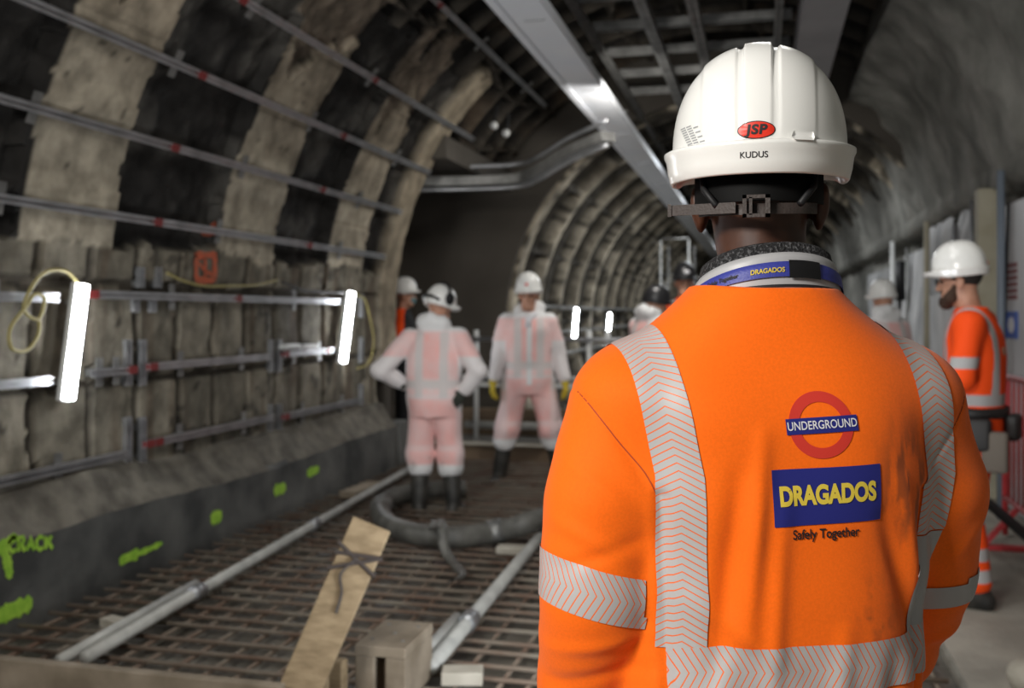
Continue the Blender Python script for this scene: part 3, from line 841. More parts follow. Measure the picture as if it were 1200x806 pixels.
# round-cornered duct across the recess, turning up to the crown
def cross_duct():
    P = [W(430, 214, d=10.6), W(540, 213, d=10.6), W(605, 210, d=10.5), W(630, 202, d=10.3), W(665, 181, d=10.0), W(712, 160, d=9.6)]
    t = thing('ventilation_duct', 'silver duct crossing over the dark recess and bending up', 'duct', P[0])
    sm = curve_pts(P, 6); b = MB()
    for i in range(len(sm) - 1): b.beam(sm[i], sm[i + 1] + (sm[i + 1] - sm[i]) * 0.12, 0.2, 0.09)
    b.build('duct_body', M['dull_steel'], t)
    for dz, nm in ((0.16, 'upper_rail'), (-0.08, 'lower_rail')):
        MB().tube([p + Vector((0, 0, dz)) for p in sm], 0.024, 8).build(nm, M['steel'], t, smooth=True)
cross_duct()
for k, (px, py) in enumerate(((579, 147), (593, 156))):
    p = W(px, py, Y=8.6)
    t = thing('bulkhead_spotlight', ['left one of two small white spots on the dark crown', 'right one of two small white spots on the dark crown'][k], 'spotlight', p, group='small spots on the crown')
    MB().ell(p, (0.035, 0.035, 0.035)).build('lens', M['whiteplastic'], t, True)
    MB().tube([p, p + Vector((0.0, 0.1, 0.2))], 0.012).build('stem', M['blackplastic'], t)

# ------------------------------------------------------------------ steel mesh in the trench, screed pipes, hose
mat_t = thing('rebar_mat', 'rusty steel reinforcing mesh covering the trench floor', 'reinforcing mesh', (-1.3, 6.3, -0.03))
rng = random.Random(4)
for k in range(43):
    y = 3.22 + k * 0.150 + rng.uniform(-0.02, 0.02); dy = rng.uniform(-0.03, 0.03)
    x1 = 0.74 - rng.random() * 0.05
    MB().tube([(-3.37, y - dy, -0.005), (-1.3, y, -0.005 + rng.uniform(-.004, .004)), (x1, y + dy, -0.005)], 0.011, 6).build('transverse_bar', M['rebar'], mat_t, True)
for k in range(27):
    x = -3.30 + k * 0.152 + rng.uniform(-0.02, 0.02); dx = rng.uniform(-0.02, 0.02)
    MB().tube([(x - dx, 3.15, -0.027), (x, 6.4, -0.027), (x + dx, 9.62, -0.027)], 0.011, 6).build('longitudinal_bar', M['rebar'], mat_t, True)

def screed(pa, pb, lab, ext, cpl, r=0.028):
    a, b2 = W(*pa, Z=0.05), W(*pb, Z=0.05); dr = (b2 - a).normalized()
    t = thing('screed_pipe', lab, 'pipe', a, group='pale pipes laid along the mesh')
    MB().tube([a, b2 + dr * ext], r, 12).build('tube', M['pipe'], t, True)
    for s in cpl:
        c = a + dr * s; MB().tube([c - dr * 0.06, c + dr * 0.06], r * 1.35, 12).build('coupler', M['steel'], t, True)
    return a, dr, t
a, dr, t = screed((100, 770), (475, 552), 'long pale pipe along the mesh beside the dark kerb', 0.9, (0.95, 2.6))
sd = Vector((dr.y, -dr.x, 0))
MB().tube([a - dr * 0.1 - sd * 0.05 + Vector((0, 0, 0.02)), a + dr * 1.05 - sd * 0.05 + Vector((0, 0, 0.02))], 0.022, 10).build('splint_tube', M['pipe'], t, True)
a, dr, t = screed((504, 782), (640, 620), 'pale pipe along the mesh behind the timber block', 2.0, (0.6,), 0.032)
sd = Vector((dr.y, -dr.x, 0))
MB().tube([a + dr * 0.03 - sd * 0.055 + Vector((0, 0, 0.015)), a + dr * 0.6 - sd * 0.055 + Vector((0, 0, 0.015))], 0.026, 10).build('splint_tube', M['pipe'], t, True)

def hose():
    Z = 0.085
    ctrl = [W(545, 572, Z=Z), W(500, 574, Z=Z), W(460, 583, Z=Z), W(446, 597, Z=Z), W(455, 614, Z=Z), W(485, 625, Z=Z), W(530, 629, Z=Z), W(580, 623, Z=Z), W(620, 612, Z=.15), W(660, 596, Z=.16), W(710, 575, Z=.12)]
    P = curve_pts(ctrl, 10)
    t = thing('concrete_hose', 'thick grey concrete hose curling round the worker in wellingtons', 'hose', P[0])
    MB().tube(P, 0.068, 16).build('hose_body', M['hose'], t, True)
    for k in (28, 70):
        d = (P[k + 1] - P[k]).normalized(); MB().tube([P[k] - d * 0.05, P[k] + d * 0.05], 0.078, 16).build('hose_collar', M['dull_steel'], t, True)
    # wet sling hanging over the hose
    Q = [W(508, 622, Z=0.17), W(512, 612, Z=0.19), W(518, 622, Z=0.17), W(519, 640, Z=0.09), W(525, 655, Z=0.03), W(536, 668, Z=0.02), W(541, 678, Z=0.02), W(528, 684, Z=0.015)]
    C = curve_pts(Q, 6); b = MB()
    L = [p + Vector((-0.034 + 0.018 * i / len(C), 0.0, 0)) for i, p in enumerate(C)]; Rr = [p + Vector((0.034 - 0.018 * i / len(C), 0.015, 0.012)) for i, p in enumerate(C)]
    L2 = [p + Vector((0, 0, 0.012)) for p in L]; R2_ = [p + Vector((0, 0, 0.012)) for p in Rr]
    b.grid([L, Rr, R2_, L2], close_u=True)
    tag(b.build('lifting_sling', M['hose'], smooth=True), 'muddy sling draped over the grey hose', 'sling')
hose()

# offcuts on the mesh
def offcut(pa, pb, w, h, lab, m='palewood', z=0.036, grp='timber offcuts on the mesh'):
    p, q = W(*pa, Z=z), W(*pb, Z=z)
    tag(MB().beam(p, q, w, h, bev=0.004).build('timber_offcut', M[m]), lab, 'timber', grp)
offcut((124, 727), (152, 734), 0.07, 0.04, 'small pale offcut against the left pipe')
offcut((518, 791), (566, 791), 0.10, 0.05, 'pale offcut right of the timber block')
offcut((583, 643), (622, 645), 0.09, 0.045, 'pale offcut tucked under the right pipe below the hose')
offcut((407, 580), (440, 567), 0.14, 0.05, 'grey board lying beside the left pipe near the hose', 'oldwood')
offcut((636, 642), (655, 640), 0.06, 0.04, 'small offcut right of the right pipe')

# ------------------------------------------------------------------ timber in front
FY = 3.05
tag(MB().box((-3.385, FY - 0.02, -0.07), (-1.56, FY + 0.025, 0.207), None, 0.004).build('form_board', M['oldwood']), 'long form board standing on edge across the front', 'board')
pa = W(2, 742, Y=3.12); pb = W(-14, 700, Y=3.12)
tag(MB().beam(Vector((pa.x + 0.02, 3.11, 0.0)), Vector((pa.x - 0.13, 3.11, 0.33)), 0.07, 0.04, up=(0, 1, 0), bev=.004).build('timber_stake', M['oldwood']), 'short stake leaning behind the form board at the left edge', 'stake')
def plank():
    p0, p1 = W(338, 840, d=3.42), W(436, 614, d=3.62)
    t = thing('leaning_plank', 'tall plank leaning back with twine tied near its top', 'plank', p0)
    p0.z = max(p0.z, -0.02)
    # broad face towards the camera
    up = Vector((0.25, -1, 0.1))
    MB().beam(p0, p1, 0.145, 0.042, up=up, bev=0.004).build('board', M['wood'], t)
    d = (p1 - p0).normalized(); x = d.cross(up).normalized(); n = x.cross(d)
    b = MB()
    for off, tilt in ((0.12, 0.02), (0.135, -0.03), (0.15, 0.05)):
        c = p1 - d * off; ring = []
        for (u, v) in ((-1, -1), (1, -1), (1, 1), (-1, 1), (-1, -1)):
            ring.append(c + x * (u * 0.082) + n * (v * 0.025) + d * (tilt * u))
        b.tube(ring, 0.008, 6)
    b.tube(curve_pts([p1 - d * 0.13 + n * 0.03, p1 - d * 0.2 + n * 0.03 - x * 0.03, p1 - d * 0.26 + n * 0.028, p1 - d * 0.33 + n * 0.028 + x * 0.01], 5), 0.005, 6)
    b.build('twine', M['strap'], t)
plank()
def block():
    # front face spans px 415..475, right side visible
    yb = 3.45; p = W(415, 755, Y=yb); q = W(475, 757, Y=yb); zt = p.z
    t = thing('timber_block', 'squat block of nailed timbers with a slot in front', 'timber block', (p.x, yb, -0.0))
    w = q.x - p.x; dp = 0.32
    MB().box((p.x, yb, zt - 0.04), (q.x, yb + dp, zt), None, 0.004).build('top_board', M['oldwood'], t)
    for x0, x1 in ((p.x + 0.002, p.x + w * 0.38), (p.x + w * 0.60, q.x - 0.002)):
        MB().box((x0, yb + 0.004, 0.008), (x1, yb + dp - 0.004, zt - 0.041), None, 0.004).build('post', M['oldwood'], t)
    MB().box((p.x + w * 0.385, yb + 0.1, 0.01), (p.x + w * 0.595, yb + dp - 0.05, zt - 0.041)).build('web', M['brownboard'], t)
    b = MB()
    for (u, v) in ((.2, .25), (.8, .25), (.5, .5), (.2, .8), (.8, .8)):
        b.tube([(p.x + w * u, yb + dp * v, zt - 0.002), (p.x + w * u, yb + dp * v, zt + 0.002)], 0.008, 8)
    b.build('nail_head', M['dull_steel'], t)
block()
for k, (px0, px1, py) in enumerate(((340, 378, 784), (380, 400, 775))):
    p, q = W(px0, py, Y=3.3 + 0.1 * k), W(px1, py, Y=3.3 + 0.1 * k)
    tag(MB().box((p.x, 3.3 + 0.1 * k, 0.008), (q.x, 3.36 + 0.1 * k, p.z), None, 0.004).build('timber_peg', M['wood']), ['short peg at the foot of the leaning plank', 'thin peg between the leaning plank and the timber block'][k], 'timber peg', 'pegs at the leaning plank')

# ------------------------------------------------------------------ far edge of the trench and beyond
def waler():
    a = W(408, 524, Y=9.72); t = thing('edge_channel', 'rusty steel channel closing the far end of the trench', 'steel channel', (-3.4, 9.72, 0))
    MB().box((-3.45, 9.66, 0.125), (0.7, 9.82, 0.14)).build('top_flange', M['palewood'], t)
    MB().box((-3.45, 9.74, -0.05), (0.7, 9.76, 0.125)).build('web', M['brownboard'], t)
    MB().box((-3.45, 9.66, -0.06), (0.7, 9.82, -0.045)).build('bottom_flange', M['brownboard'], t)
waler()
p = W(408, 520, X=-3.39)
tag(MB().box((-3.5, 9.0, 0.0), (-3.36, 9.2, 0.42), None, 0.01).build('formwork_stop', M['kerb']), 'dark stop end with green spray where the kerb finishes', 'stop end')
def brownwall():
    p, q = W(480, 476, Y=11.4), W(690, 517, Y=11.4)
    t = thing('timber_hoarding', 'low brown board wall behind the two coverall workers', 'hoarding', (p.x, 11.4, 0.02))
    MB().box((p.x, 11.4, 0.02), (q.x + 0.4, 11.45, p.z), None, 0.004).build('board', M['brownboard'], t)
    for s in (0.1, 0.5, 0.9): MB().box((p.x + (q.x - p.x) * s, 11.45, 0.02), (p.x + (q.x - p.x) * s + 0.08, 11.53, p.z + 0.03)).build('post', M['oldwood'], t)
brownwall()
p, q = W(545, 497, Y=11.0), W(700, 497, Y=11.0)
tag(MB().tube([(p.x, 11.0, p.z), (q.x + 0.5, 11.0, p.z)], 0.045, 12).build('rail_pipe', M['pipe'], smooth=True), 'light grey pipe lying in front of the brown board wall', 'pipe')
def guard():
    y = 10.9; t = thing('guard_rail', 'grey tube guard rail across the tunnel behind the workers', 'guard rail', (-2.9, y, 0.02))
    xs = [W(px, 400, Y=y).x for px in (482, 558, 640, 690, 712, 780)]
    for x in xs: MB().tube([(x, y, 0.02), (x, y, 1.27)], 0.03, 10).build('post', M['whiteplastic'], t, True)
    for z in (EYE - 0.28, EYE - 0.74): MB().tube([(xs[0] - .2, y - 0.05, z), (0.9, y - 0.05, z)], 0.024, 10).build('rail', M['steel'], t, True)
    MB().tube([(xs[0], y + 0.05, EYE - 0.35), (xs[2], y + 0.05, EYE - 0.95)], 0.022, 10).build('brace', M['pipe'], t, True)
    MB().box((xs[0], y + 0.06, EYE - 0.83), (xs[3], y + 0.08, EYE - 0.70)).build('toe_board', M['whiteplastic'], t)
guard()
def scaffold():
    y = 14.0; p, q = W(774, 282, Y=y), W(807, 282, Y=y)
    t = thing('scaffold_tower', 'thin scaffold frame standing in the far tunnel above the heads', 'scaffold', (p.x, y, 0.05))
    for x in (p.x, q.x): MB().tube([(x, y, 0.05), (x, y, p.z)], 0.016, 8).build('standard', M['dull_steel'], t, True)
    for k in range(5):
        z = 0.5 + k * 0.5; MB().tube([(p.x, y, z), (q.x, y, z)], 0.012, 8).build('rung', M['dull_steel'], t, True)
    for x in (p.x, q.x): MB().tube([(x, y + 1.2, 0.05), (x, y + 1.2, p.z)], 0.016, 8).build('standard', M['dull_steel'], t, True)
    for x in (p.x, q.x): MB().tube([(x, y, 1.9), (x, y + 1.2, 1.9)], 0.012, 8).build('ledger', M['dull_steel'], t, True)
scaffold()
for k, (x, z, lab) in enumerate(((-2.97, 1.55, 'upper dark pipe along the left wall of the far tunnel'), (-2.97, 1.18, 'middle dark pipe along the left wall of the far tunnel'), (-2.93, 0.85, 'lowest dark pipe along the left wall of the far tunnel'))):
    tag(MB().tube([(x, 12.4, z), (x, 40, z)], 0.03, 8).build('wall_pipe', M['dull_steel'], smooth=True), lab, 'pipe', 'pipes in the far tunnel')

# ------------------------------------------------------------------ right side: barrier, poles, sheeting, panel
def barrier():
    x = 1.52; y0, y1 = 4.55, 7.0
    t = thing('pedestrian_barrier', 'red steel crowd barrier standing along the right edge', 'barrier', (x, y0, 0.0))
    zt, zb = 1.05, 0.27
    for z in (zt, zb): MB().tube([(x, y0, z), (x, y1, z)], 0.019, 10).build('rail', M['barrier'], t, True)
    for y in (y0, y1): MB().tube([(x, y, 0.03), (x, y, zt)], 0.019, 10).build('post', M['barrier'], t, True)
    for k in range(20):
        y = y0 + (y1 - y0) * (k + 1) / 21; MB().tube([(x, y, zb), (x, y, zt)], 0.008, 6).build('bar', M['barrier'], t, True)
    for y in (y0 + .25, y1 - .35):
        MB().beam((x - 0.28, y, 0.02), (x + 0.12, y, 0.02), 0.05, 0.03).beam((x - 0.2, y, 0.03), (x, y, zb), 0.03, 0.03, up=(0, 1, 0)).build('foot', M['barrier'], t)
    MB().beam((x - 0.30, 6.5, 0.40), (x - 0.03, 5.0, 0.16), 0.04, 0.04).build('brace', M['blackplastic'], t)
barrier()
p = W(1196, 788, Z=0.06)
b = MB().ell((p.x + .02, p.y, 0.05), (0.07, 0.09, 0.06), 20)  # pale rounded barrier foot block
tag(b.build('barrier_foot_block', M['palewood'], smooth=True), 'pale rounded stone on the walkway at the right edge', 'footing')

def pole(px, py0, py1, X, r, m, lab, cat='pole', grp='poles along the right wall', sq=False):
    p, q = W(px, py0, X=X), W(px, py1, X=X)
    z0 = 0.0 if py1 > 480 else q.z
    b = MB()
    if sq: b.box((p.x - r, p.y - r, z0), (p.x + r, p.y + r, p.z), None, 0.006)
    else: b.tube([(p.x, p.y, z0), (p.x, p.y, p.z)], r, 10)
    tag(b.build('scaffold_pole', M[m], smooth=not sq), lab, cat, grp)
pole(1086, 260, 500, 1.66, 0.03, 'post_tan', 'tan upright pole left of the bearded worker')
pole(1046, 283, 500, 1.72, 0.03, 'whiteplastic', 'thin white upright above the half hidden hard hat')
pole(1158, 222, 500, 1.74, 0.085, 'post_tan', 'broad tan post behind the bearded worker', 'post', None, True)
pole(1173, 200, 500, 1.64, 0.028, 'post_blue', 'blue grey upright beside the white panel')
pole(1120, 262, 500, 1.70, 0.024, 'steel', 'thin steel upright above the bearded worker')
pole(1063, 290, 500, 1.74, 0.02, 'dull_steel', 'thin dark upright between the sheeting and the tan pole')
pole(1140, 235, 500, 1.72, 0.022, 'steel', 'thin steel upright just left of the broad tan post')
tag(MB().tube([W(1056, 306, X=1.72), W(1056, 352, X=1.72)], 0.07, 12).build('cable_bundle', M['blackplastic'], smooth=True), 'dark bundle hanging above the half hidden hard hat', 'cable bundle')
def panel():
    X = 1.77
    p, q = W(1176, 242, X=X), W(1260, 242, X=X)
    t = thing('site_panel', 'white panel with a red and a blue notice at the right edge', 'panel', (X, p.y, 0.0))
    ztop = p.z
    MB().box((X, q.y, 0.02), (X + 0.06, p.y, ztop), None, 0.006).build('sheet', M['whitepanel'], t)
    a, b2 = W(1182, 308, X=X), W(1192, 352, X=X)
    nm = MB(); n = 6
    for k in range(n):
        z0 = a.z + (b2.z - a.z) * (k + 0.15) / n; z1 = a.z + (b2.z - a.z) * (k + 0.8) / n
        nm.box((X - 0.006, b2.y, z1), (X, a.y, z0))
    nm.build('red_notice', M['red'], t)
    a, b2 = W(1180, 365, X=X), W(1193, 397, X=X)
    s = MB().box((X - 0.008, b2.y, b2.z), (X, a.y, a.z)).build('blue_notice', M['signblue'], t)
    c = (a + b2) / 2; MB().ell((X - 0.009, c.y, c.z), (0.003, 0.10, 0.06)).build('symbol', M['printwhite'], s)
    MB().tube([(X - 0.02, p.y - 0.25, ztop), (X - 0.02, p.y - 0.05, 0.9)], 0.012, 8).build('cable', M['blackplastic'], t)
panel()
def sheeting(px0, px1, py0, py1, X, lab, seed, m='sheet'):
    p, q = W(px0, py0, X=X), W(px1, py1, X=X)
    ya, yb = sorted((p.y, q.y)); ya = max(ya, -1); n = 40; rows = []
    z1 = max(p.z, 0.2); z0 = max(0.03, q.z)
    for i in range(n + 1):
        y = ya + (yb - ya) * i / n; w = 0.05 * math.sin(i * 1.1 + seed) + 0.025 * math.sin(i * 2.7 + seed * 2)
        rows.append([(X + w * (0.3 + 0.7 * k / 6) + 0.03 * math.sin(k + seed), y, z1 + (z0 - z1) * k / 6 - 0.03 * (i % 4 == 1)) for k in range(7)])
    b = MB(); b.grid(rows); b.grid([[(x + 0.012, y, z) for (x, y, z) in r] for r in rows])
    tag(b.build('hanging_sheet', M[m], smooth=True), lab, 'sheeting', 'sheeting along the right wall')
sheeting(1058, 1084, 300, 520, 1.82, 'grey sheeting hanging left of the tan pole', 1)
sheeting(1088, 1118, 268, 340, 1.84, 'upper grey sheet above the bearded worker hard hat', 3)
sheeting(1088, 1150, 345, 560, 1.80, 'pale sheeting behind the bearded worker', 5, 'whitepanel')
sheeting(1122, 1156, 248, 330, 1.84, 'pale strip sheet left of the broad tan post', 8)
sheeting(1020, 1054, 322, 520, 1.86, 'dim sheeting behind the half hidden hard hat', 11)
# ------------------------------------------------------------------ people: shared builders
def mesh_of(fd, name, m, parent, colfn=None, post=None):
    V, Fc = fd.mesh()
    if post is not None: V = post(V, Fc)
    col = None if colfn is None else colfn(V, vnormals(V, Fc))
    return raw(name, V, Fc, m, parent, True, None, col), V, Fc

def bvh_of(V, Fc): return BVHTree.FromPolygons([tuple(p) for p in V], [tuple(f) for f in Fc])

def add_head(fd, c, yaw, tilt=0.0, s=1.0):
    """head with its centre (between the ears) at c, looking along +Y turned by yaw, nodding by tilt (down positive)"""
    R = Rz(yaw) @ Rx(-tilt); c = np.array(c)
    P = lambda *q: c + R @ (np.array(q) * s)
    fd.ell(P(0, -0.012, 0.035), np.array((0.076, 0.098, 0.088)) * s, 0.02, R)
    fd.ell(P(0, 0.025, -0.045), np.array((0.060, 0.068, 0.075)) * s, 0.03, R)
    fd.cap(P(-0.028, 0.062, -0.095), P(0.028, 0.062, -0.095), 0.026 * s, k=0.03)          # jaw and chin
    fd.cap(P(-0.035, 0.074, 0.022), P(0.035, 0.074, 0.022), 0.016 * s, k=0.015)             # brow
    for q in (-1, 1): fd.ell(P(q * 0.032, 0.090, 0.002), np.array((0.017, 0.010, 0.011)) * s, 0.010, R, sub=True)
    fd.cap(P(0, 0.088, 0.006), P(0, 0.106, -0.032), 0.009 * s, 0.013 * s, k=0.012)          # nose
    for q in (-1, 1): fd.ell(P(q * 0.011, 0.094, -0.036), np.array((0.009, 0.010, 0.008)) * s, 0.006, R)
    for z in (-0.058, -0.068): fd.cap(P(-0.018, 0.086, z), P(0.018, 0.086, z), 0.0065 * s, k=0.006)  # lips
    for q in (-1, 1):
        fd.ell(P(q * 0.079, -0.008, -0.015), np.array((0.010, 0.022, 0.034)) * s, 0.010, R)
        fd.ell(P(q * 0.086, -0.014, -0.008), np.array((0.007, 0.017, 0.024)) * s, 0.006, R)
    return P, R

def add_hand(fd, wrist, fdir, palm, side, curl=0.5, s=1.0, fat=0.0, spread=0.12):
    """fdir: direction of the fingers, palm: direction the palm faces, side: +1 thumb towards fdir x palm"""
    w = np.array(wrist, float); f = np.array(fdir, float); f /= np.linalg.norm(f)
    n = np.array(palm, float); n -= f * (n @ f); n /= np.linalg.norm(n)
    t = np.cross(f, n) * side
    fd.cap(w - f * 0.03 * s, w + f * 0.015 * s, 0.027 * s + fat, 0.026 * s + fat, k=0.015)
    for q in (0.030, 0.010, -0.010, -0.029):
        fd.cap(w + t * q * 0.55 * s, w + f * 0.085 * s + t * q * s, 0.0165 * s + fat, 0.0125 * s + fat, k=0.014)
    for i, (q, L) in enumerate(((0.031, 0.072), (0.0105, 0.082), (-0.0105, 0.076), (-0.030, 0.060))):
        p = w + f * 0.085 * s + t * q * s; a = 0.15 + curl * 0.5; d = f * math.cos(a) + n * math.sin(a) + t * q * spread * 20 * 0.1
        r = 0.0095 * s + fat * 0.7
        for k, seg in enumerate((0.45, 0.31, 0.24)):
            d /= np.linalg.norm(d); p2 = p + d * L * seg * s
            fd.cap(p, p2, r, r * 0.90, k=0.004); p = p2; r *= 0.90
            a += curl * 0.85; d = f * math.cos(a) + n * math.sin(a)
    p = w + f * 0.022 * s + t * 0.026 * s + n * 0.006
    for k, (L, r) in enumerate(((0.046, 0.0135), (0.034, 0.011), (0.028, 0.0095))):
        d = f * (0.70 + 0.12 * k) + t * (0.75 - 0.3 * k) + n * (0.35 + 0.25 * curl * k); d /= np.linalg.norm(d)
        p2 = p + d * L * s; fd.cap(p, p2, r * s + fat * 0.8, r * 0.92 * s + fat * 0.8, k=0.008); p = p2

def boots(parent, L, m, hh=0.33, toe=(0, 0.19, 0), s=1.0, name='boot'):
    for q in ('l', 'r'):
        a, kn, ty = np.array(L['ank_' + q]), np.array(L['kne_' + q]), L.get('toe_' + q, 0.0)
        f = Rz(ty) @ np.array((0, 1.0, 0)); top = a + (kn - a) * (hh / np.linalg.norm(kn - a))
        fd = Field(np.minimum(a, top) - 0.28, np.maximum(a, top) + 0.28, 0.010)
        fd.cap(a, top, 0.060 * s, 0.072 * s, k=0.03)
        h0 = np.array((a[0], a[1], a[2] - 0.045)); fd.cap(h0 - f * 0.045, h0 + f * 0.13 * s, 0.047 * s, 0.050 * s, k=0.03)
        fd.clip_below(a[2] - 0.088)
        mesh_of(fd, name, m, parent)

JOINTS = dict(hip_l=(-.095, 0, .93), hip_r=(.095, 0, .93), kne_l=(-.11, .02, .50), kne_r=(.11, .02, .50), ank_l=(-.12, 0, .088), ank_r=(.12, 0, .088),
              sho_l=(-.185, 0, 1.43), sho_r=(.185, 0, 1.43), elb_l=(-.25, -.03, 1.15), elb_r=(.25, -.03, 1.15), wri_l=(-.26, .06, .91), wri_r=(.26, .06, .91),
              neck=(0, -.005, 1.50), head=(0, .02, 1.655), pel=(0, 0, .95), che=(0, 0, 1.28), head_yaw=0.0, head_tilt=0.0)

def body_mesh(J, parent, m, h=0.007, hands=None, feet=False, name='body'):
    g = lambda k: np.array(J[k], float)
    pts = np.array([J[k] for k in J if k not in ('head_yaw', 'head_tilt', 'toe_l', 'toe_r')])
    fd = Field(pts.min(0) - 0.25, pts.max(0) + 0.25, h)
    fd.chain([g('pel'), g('che'), g('neck') - (0, 0, .06)], [.11, .125, .07], .06)
    fd.cap(g('neck') - (0, 0, .05), g('head') + Rz(J['head_yaw']) @ np.array((0, -.025, -.04)), .060, .056, k=.03)
    for q in 'lr':
        fd.chain([g('neck') - (0, 0, .09), g('sho_' + q), g('elb_' + q), g('wri_' + q)], [.06, .05, .036, .026], .03)
        fd.chain([g('pel'), g('hip_' + q), g('kne_' + q), g('ank_' + q)], [.10, .078, .05, .038], .04)
        f = Rz(J.get('toe_' + q, 0)) @ np.array((0, 1., 0)); a = g('ank_' + q); fd.cap(a - (0, 0, .05), a - (0, 0, .05) + f * .12, .03, .028)
    P, R = add_head(fd, g('head'), J['head_yaw'], J['head_tilt'])
    for hd in (hands or []): add_hand(fd, **hd)
    o, V, Fc = mesh_of(fd, name, m, parent)
    return o, P, R

def eyes(P, R, parent):
    for q in (-1, 1):
        b = MB(); b.ell(P(q * 0.031, 0.079, 0.002), (0.0115, 0.0115, 0.0115), 12); b.build('eye', M['eye'], parent, True, local=True)

# -------- hard hat: dome with raised ridges, rolled gutter, nape band and front peak
def hard_hat(parent, c, yaw, tilt=0.0, s=1.0, m=None, a=0.117, b=0.136, hz=0.144, nth=96, nph=28, peak=0.035, name='hard_hat', local=True, ridge=1.0, back_raise=0.004):
    R = Rz(yaw) @ Rx(-tilt); c = np.array(c, float)
    T = lambda p: tuple(c + R @ (np.array(p) * s))
    def f(x):
        x = abs(x)
        return ridge * (0.0055 * (1 - sstep(0.0165, 0.0190, x)) + 0.0035 * sstep(0.0255, 0.028, x) * (1 - sstep(0.070, 0.074, x)))
    mb = MB(); rows = []
    for i in range(nth):
        th = 2 * math.pi * i / nth; row = []
        for j in range(nph + 1):
            ph = (math.pi / 2) * j / nph
            r = max(math.cos(ph), 0) ** (2 / 2.25); z = hz * math.sin(ph) ** (2 / 2.25)
            x, y = a * r * math.cos(th), b * r * math.sin(th)
            k = 1 + f(x) / 0.13 * (0.35 * sstep(0.0, 0.02, z) + 0.65 * sstep(0.06, 0.14, z))
            row.append(T((x * (1 + (k - 1) * .5), y * k, z * k)))
        rows.append(row)
    mb.grid(rows, close_u=True)
    prof = [(0.0, 0.0), (0.0085, 0.003), (0.0115, 0.0015), (0.0115, -0.003), (0.0085, -0.010), (0.0065, -0.027), (0.003, -0.042), (0.001, -0.0445), (-0.003, -0.043), (-0.004, -0.02), (-0.006, 0.0), (-0.03, 0.02)]
    rows = []
    for i in range(nth):
        th = 2 * math.pi * i / nth; ct, st = math.cos(th), math.sin(th); row = []
        fr = sstep(0.2, 0.95, st)                 # front
        bk = sstep(0.3, 1.0, -st)
        for k, (dr, dz) in enumerate(prof):
            depth = 0.92 - 0.5 * fr + 0.05 * bk
            z = dz * depth if dz < 0 else dz
            if dz < -0.02: z += back_raise * bk
            d2 = dr + (peak * fr * (1.0 if 2 <= k <= 8 else 0.0))
            z -= fr * 0.004 * (1 if 2 <= k <= 8 else 0)
            row.append(T(((a + d2) * ct, (b + d2) * st, z)))
        rows.append(row)
    mb.grid(rows, close_u=True)
    # liner closing the inside
    lin = MB(); rows = []
    for i in range(40):
        th = 2 * math.pi * i / 40
        rows.append([T(((a - .008) * q * math.cos(th), (b - .008) * q * math.sin(th), 0.085 * (1 - q ** 3) - 0.012)) for q in (1.0, 0.8, 0.5, 0.02)])
    lin.grid(rows, close_u=True)
    o = mb.build(name, m or M['helmet'], parent, True, local=local)
    lin.build('liner', M['blackplastic'], o, True, local=True)
    return o, T

def drape(bvh, pts_dir, off):
    """pts_dir rows of (origin, direction) -> rows of points lying off the surface"""
    out = []
    for row in pts_dir:
        r = []
        for (o, d) in row:
            loc, nrm, idx, dist = bvh.ray_cast(Vector(o), Vector(d).normalized())
            if loc is None: r.append(None); continue
            if nrm.dot(Vector(d)) > 0 and not getattr(drape, 'inside', False): nrm = -nrm
            r.append(loc + nrm * off)
        out.append(r)
    return out

def sheet_mesh(name, G, m, parent, uv=None, thick=0.0, smooth=True):
    """a grid of points (None = missing) as a mesh with UVs"""
    ids = {}; V = []; Fc = []; UVs = []
    nu, nv = len(G), len(G[0])
    for i in range(nu):
        for j in range(nv):
            if G[i][j] is not None: ids[i, j] = len(V); V.append(tuple(G[i][j])); UVs.append(uv[i][j] if uv else (0, 0))
    for i in range(nu - 1):
        for j in range(nv - 1):
            q = [(i, j), (i + 1, j), (i + 1, j + 1), (i, j + 1)]
            if all(k in ids for k in q):
                P = [Vector(G[a][b]) for a, b in q]
                if max((P[k] - P[(k + 1) % 4]).length for k in range(4)) < 0.07: Fc.append(tuple(ids[k] for k in q))
    o = raw(name, V, Fc, m, parent, smooth)
    if uv:
        l = o.data.uv_layers.new(name='UV')
        for p in o.data.polygons:
            for li in p.loop_indices: l.data[li].uv = UVs[o.data.loops[li].vertex_index]
    return o

def text_tris(body, size, bold=0.0, xs=1.0, shear=0.0, cut=0.004, space=1.0):
    """flat triangles of a line of lettering, centred on the origin in (x, z)"""
    cu = bpy.data.curves.new('lettering', 'FONT'); cu.body = body; cu.size = size; cu.align_x = 'CENTER'; cu.align_y = 'CENTER'; cu.offset = bold; cu.shear = shear
    cu.space_character = space; cu.resolution_u = 6
    o = bpy.data.objects.new('lettering', cu); COL.objects.link(o)
    dg = bpy.context.evaluated_depsgraph_get(); me = bpy.data.meshes.new_from_object(o.evaluated_get(dg))
    bm = bmesh.new(); bm.from_mesh(me); bmesh.ops.triangulate(bm, faces=bm.faces[:])
    for _ in range(3):
        es = [e for e in bm.edges if e.calc_length() > cut]
        if not es: break
        bmesh.ops.subdivide_edges(bm, edges=es, cuts=1); bmesh.ops.triangulate(bm, faces=bm.faces[:])
    bm.verts.index_update()
    V = [(q.co.x * xs, q.co.y) for q in bm.verts]; Fc = [[q.index for q in f.verts] for f in bm.faces]
    bm.free(); bpy.data.objects.remove(o); bpy.data.curves.remove(cu); bpy.data.meshes.remove(me)
    return V, Fc

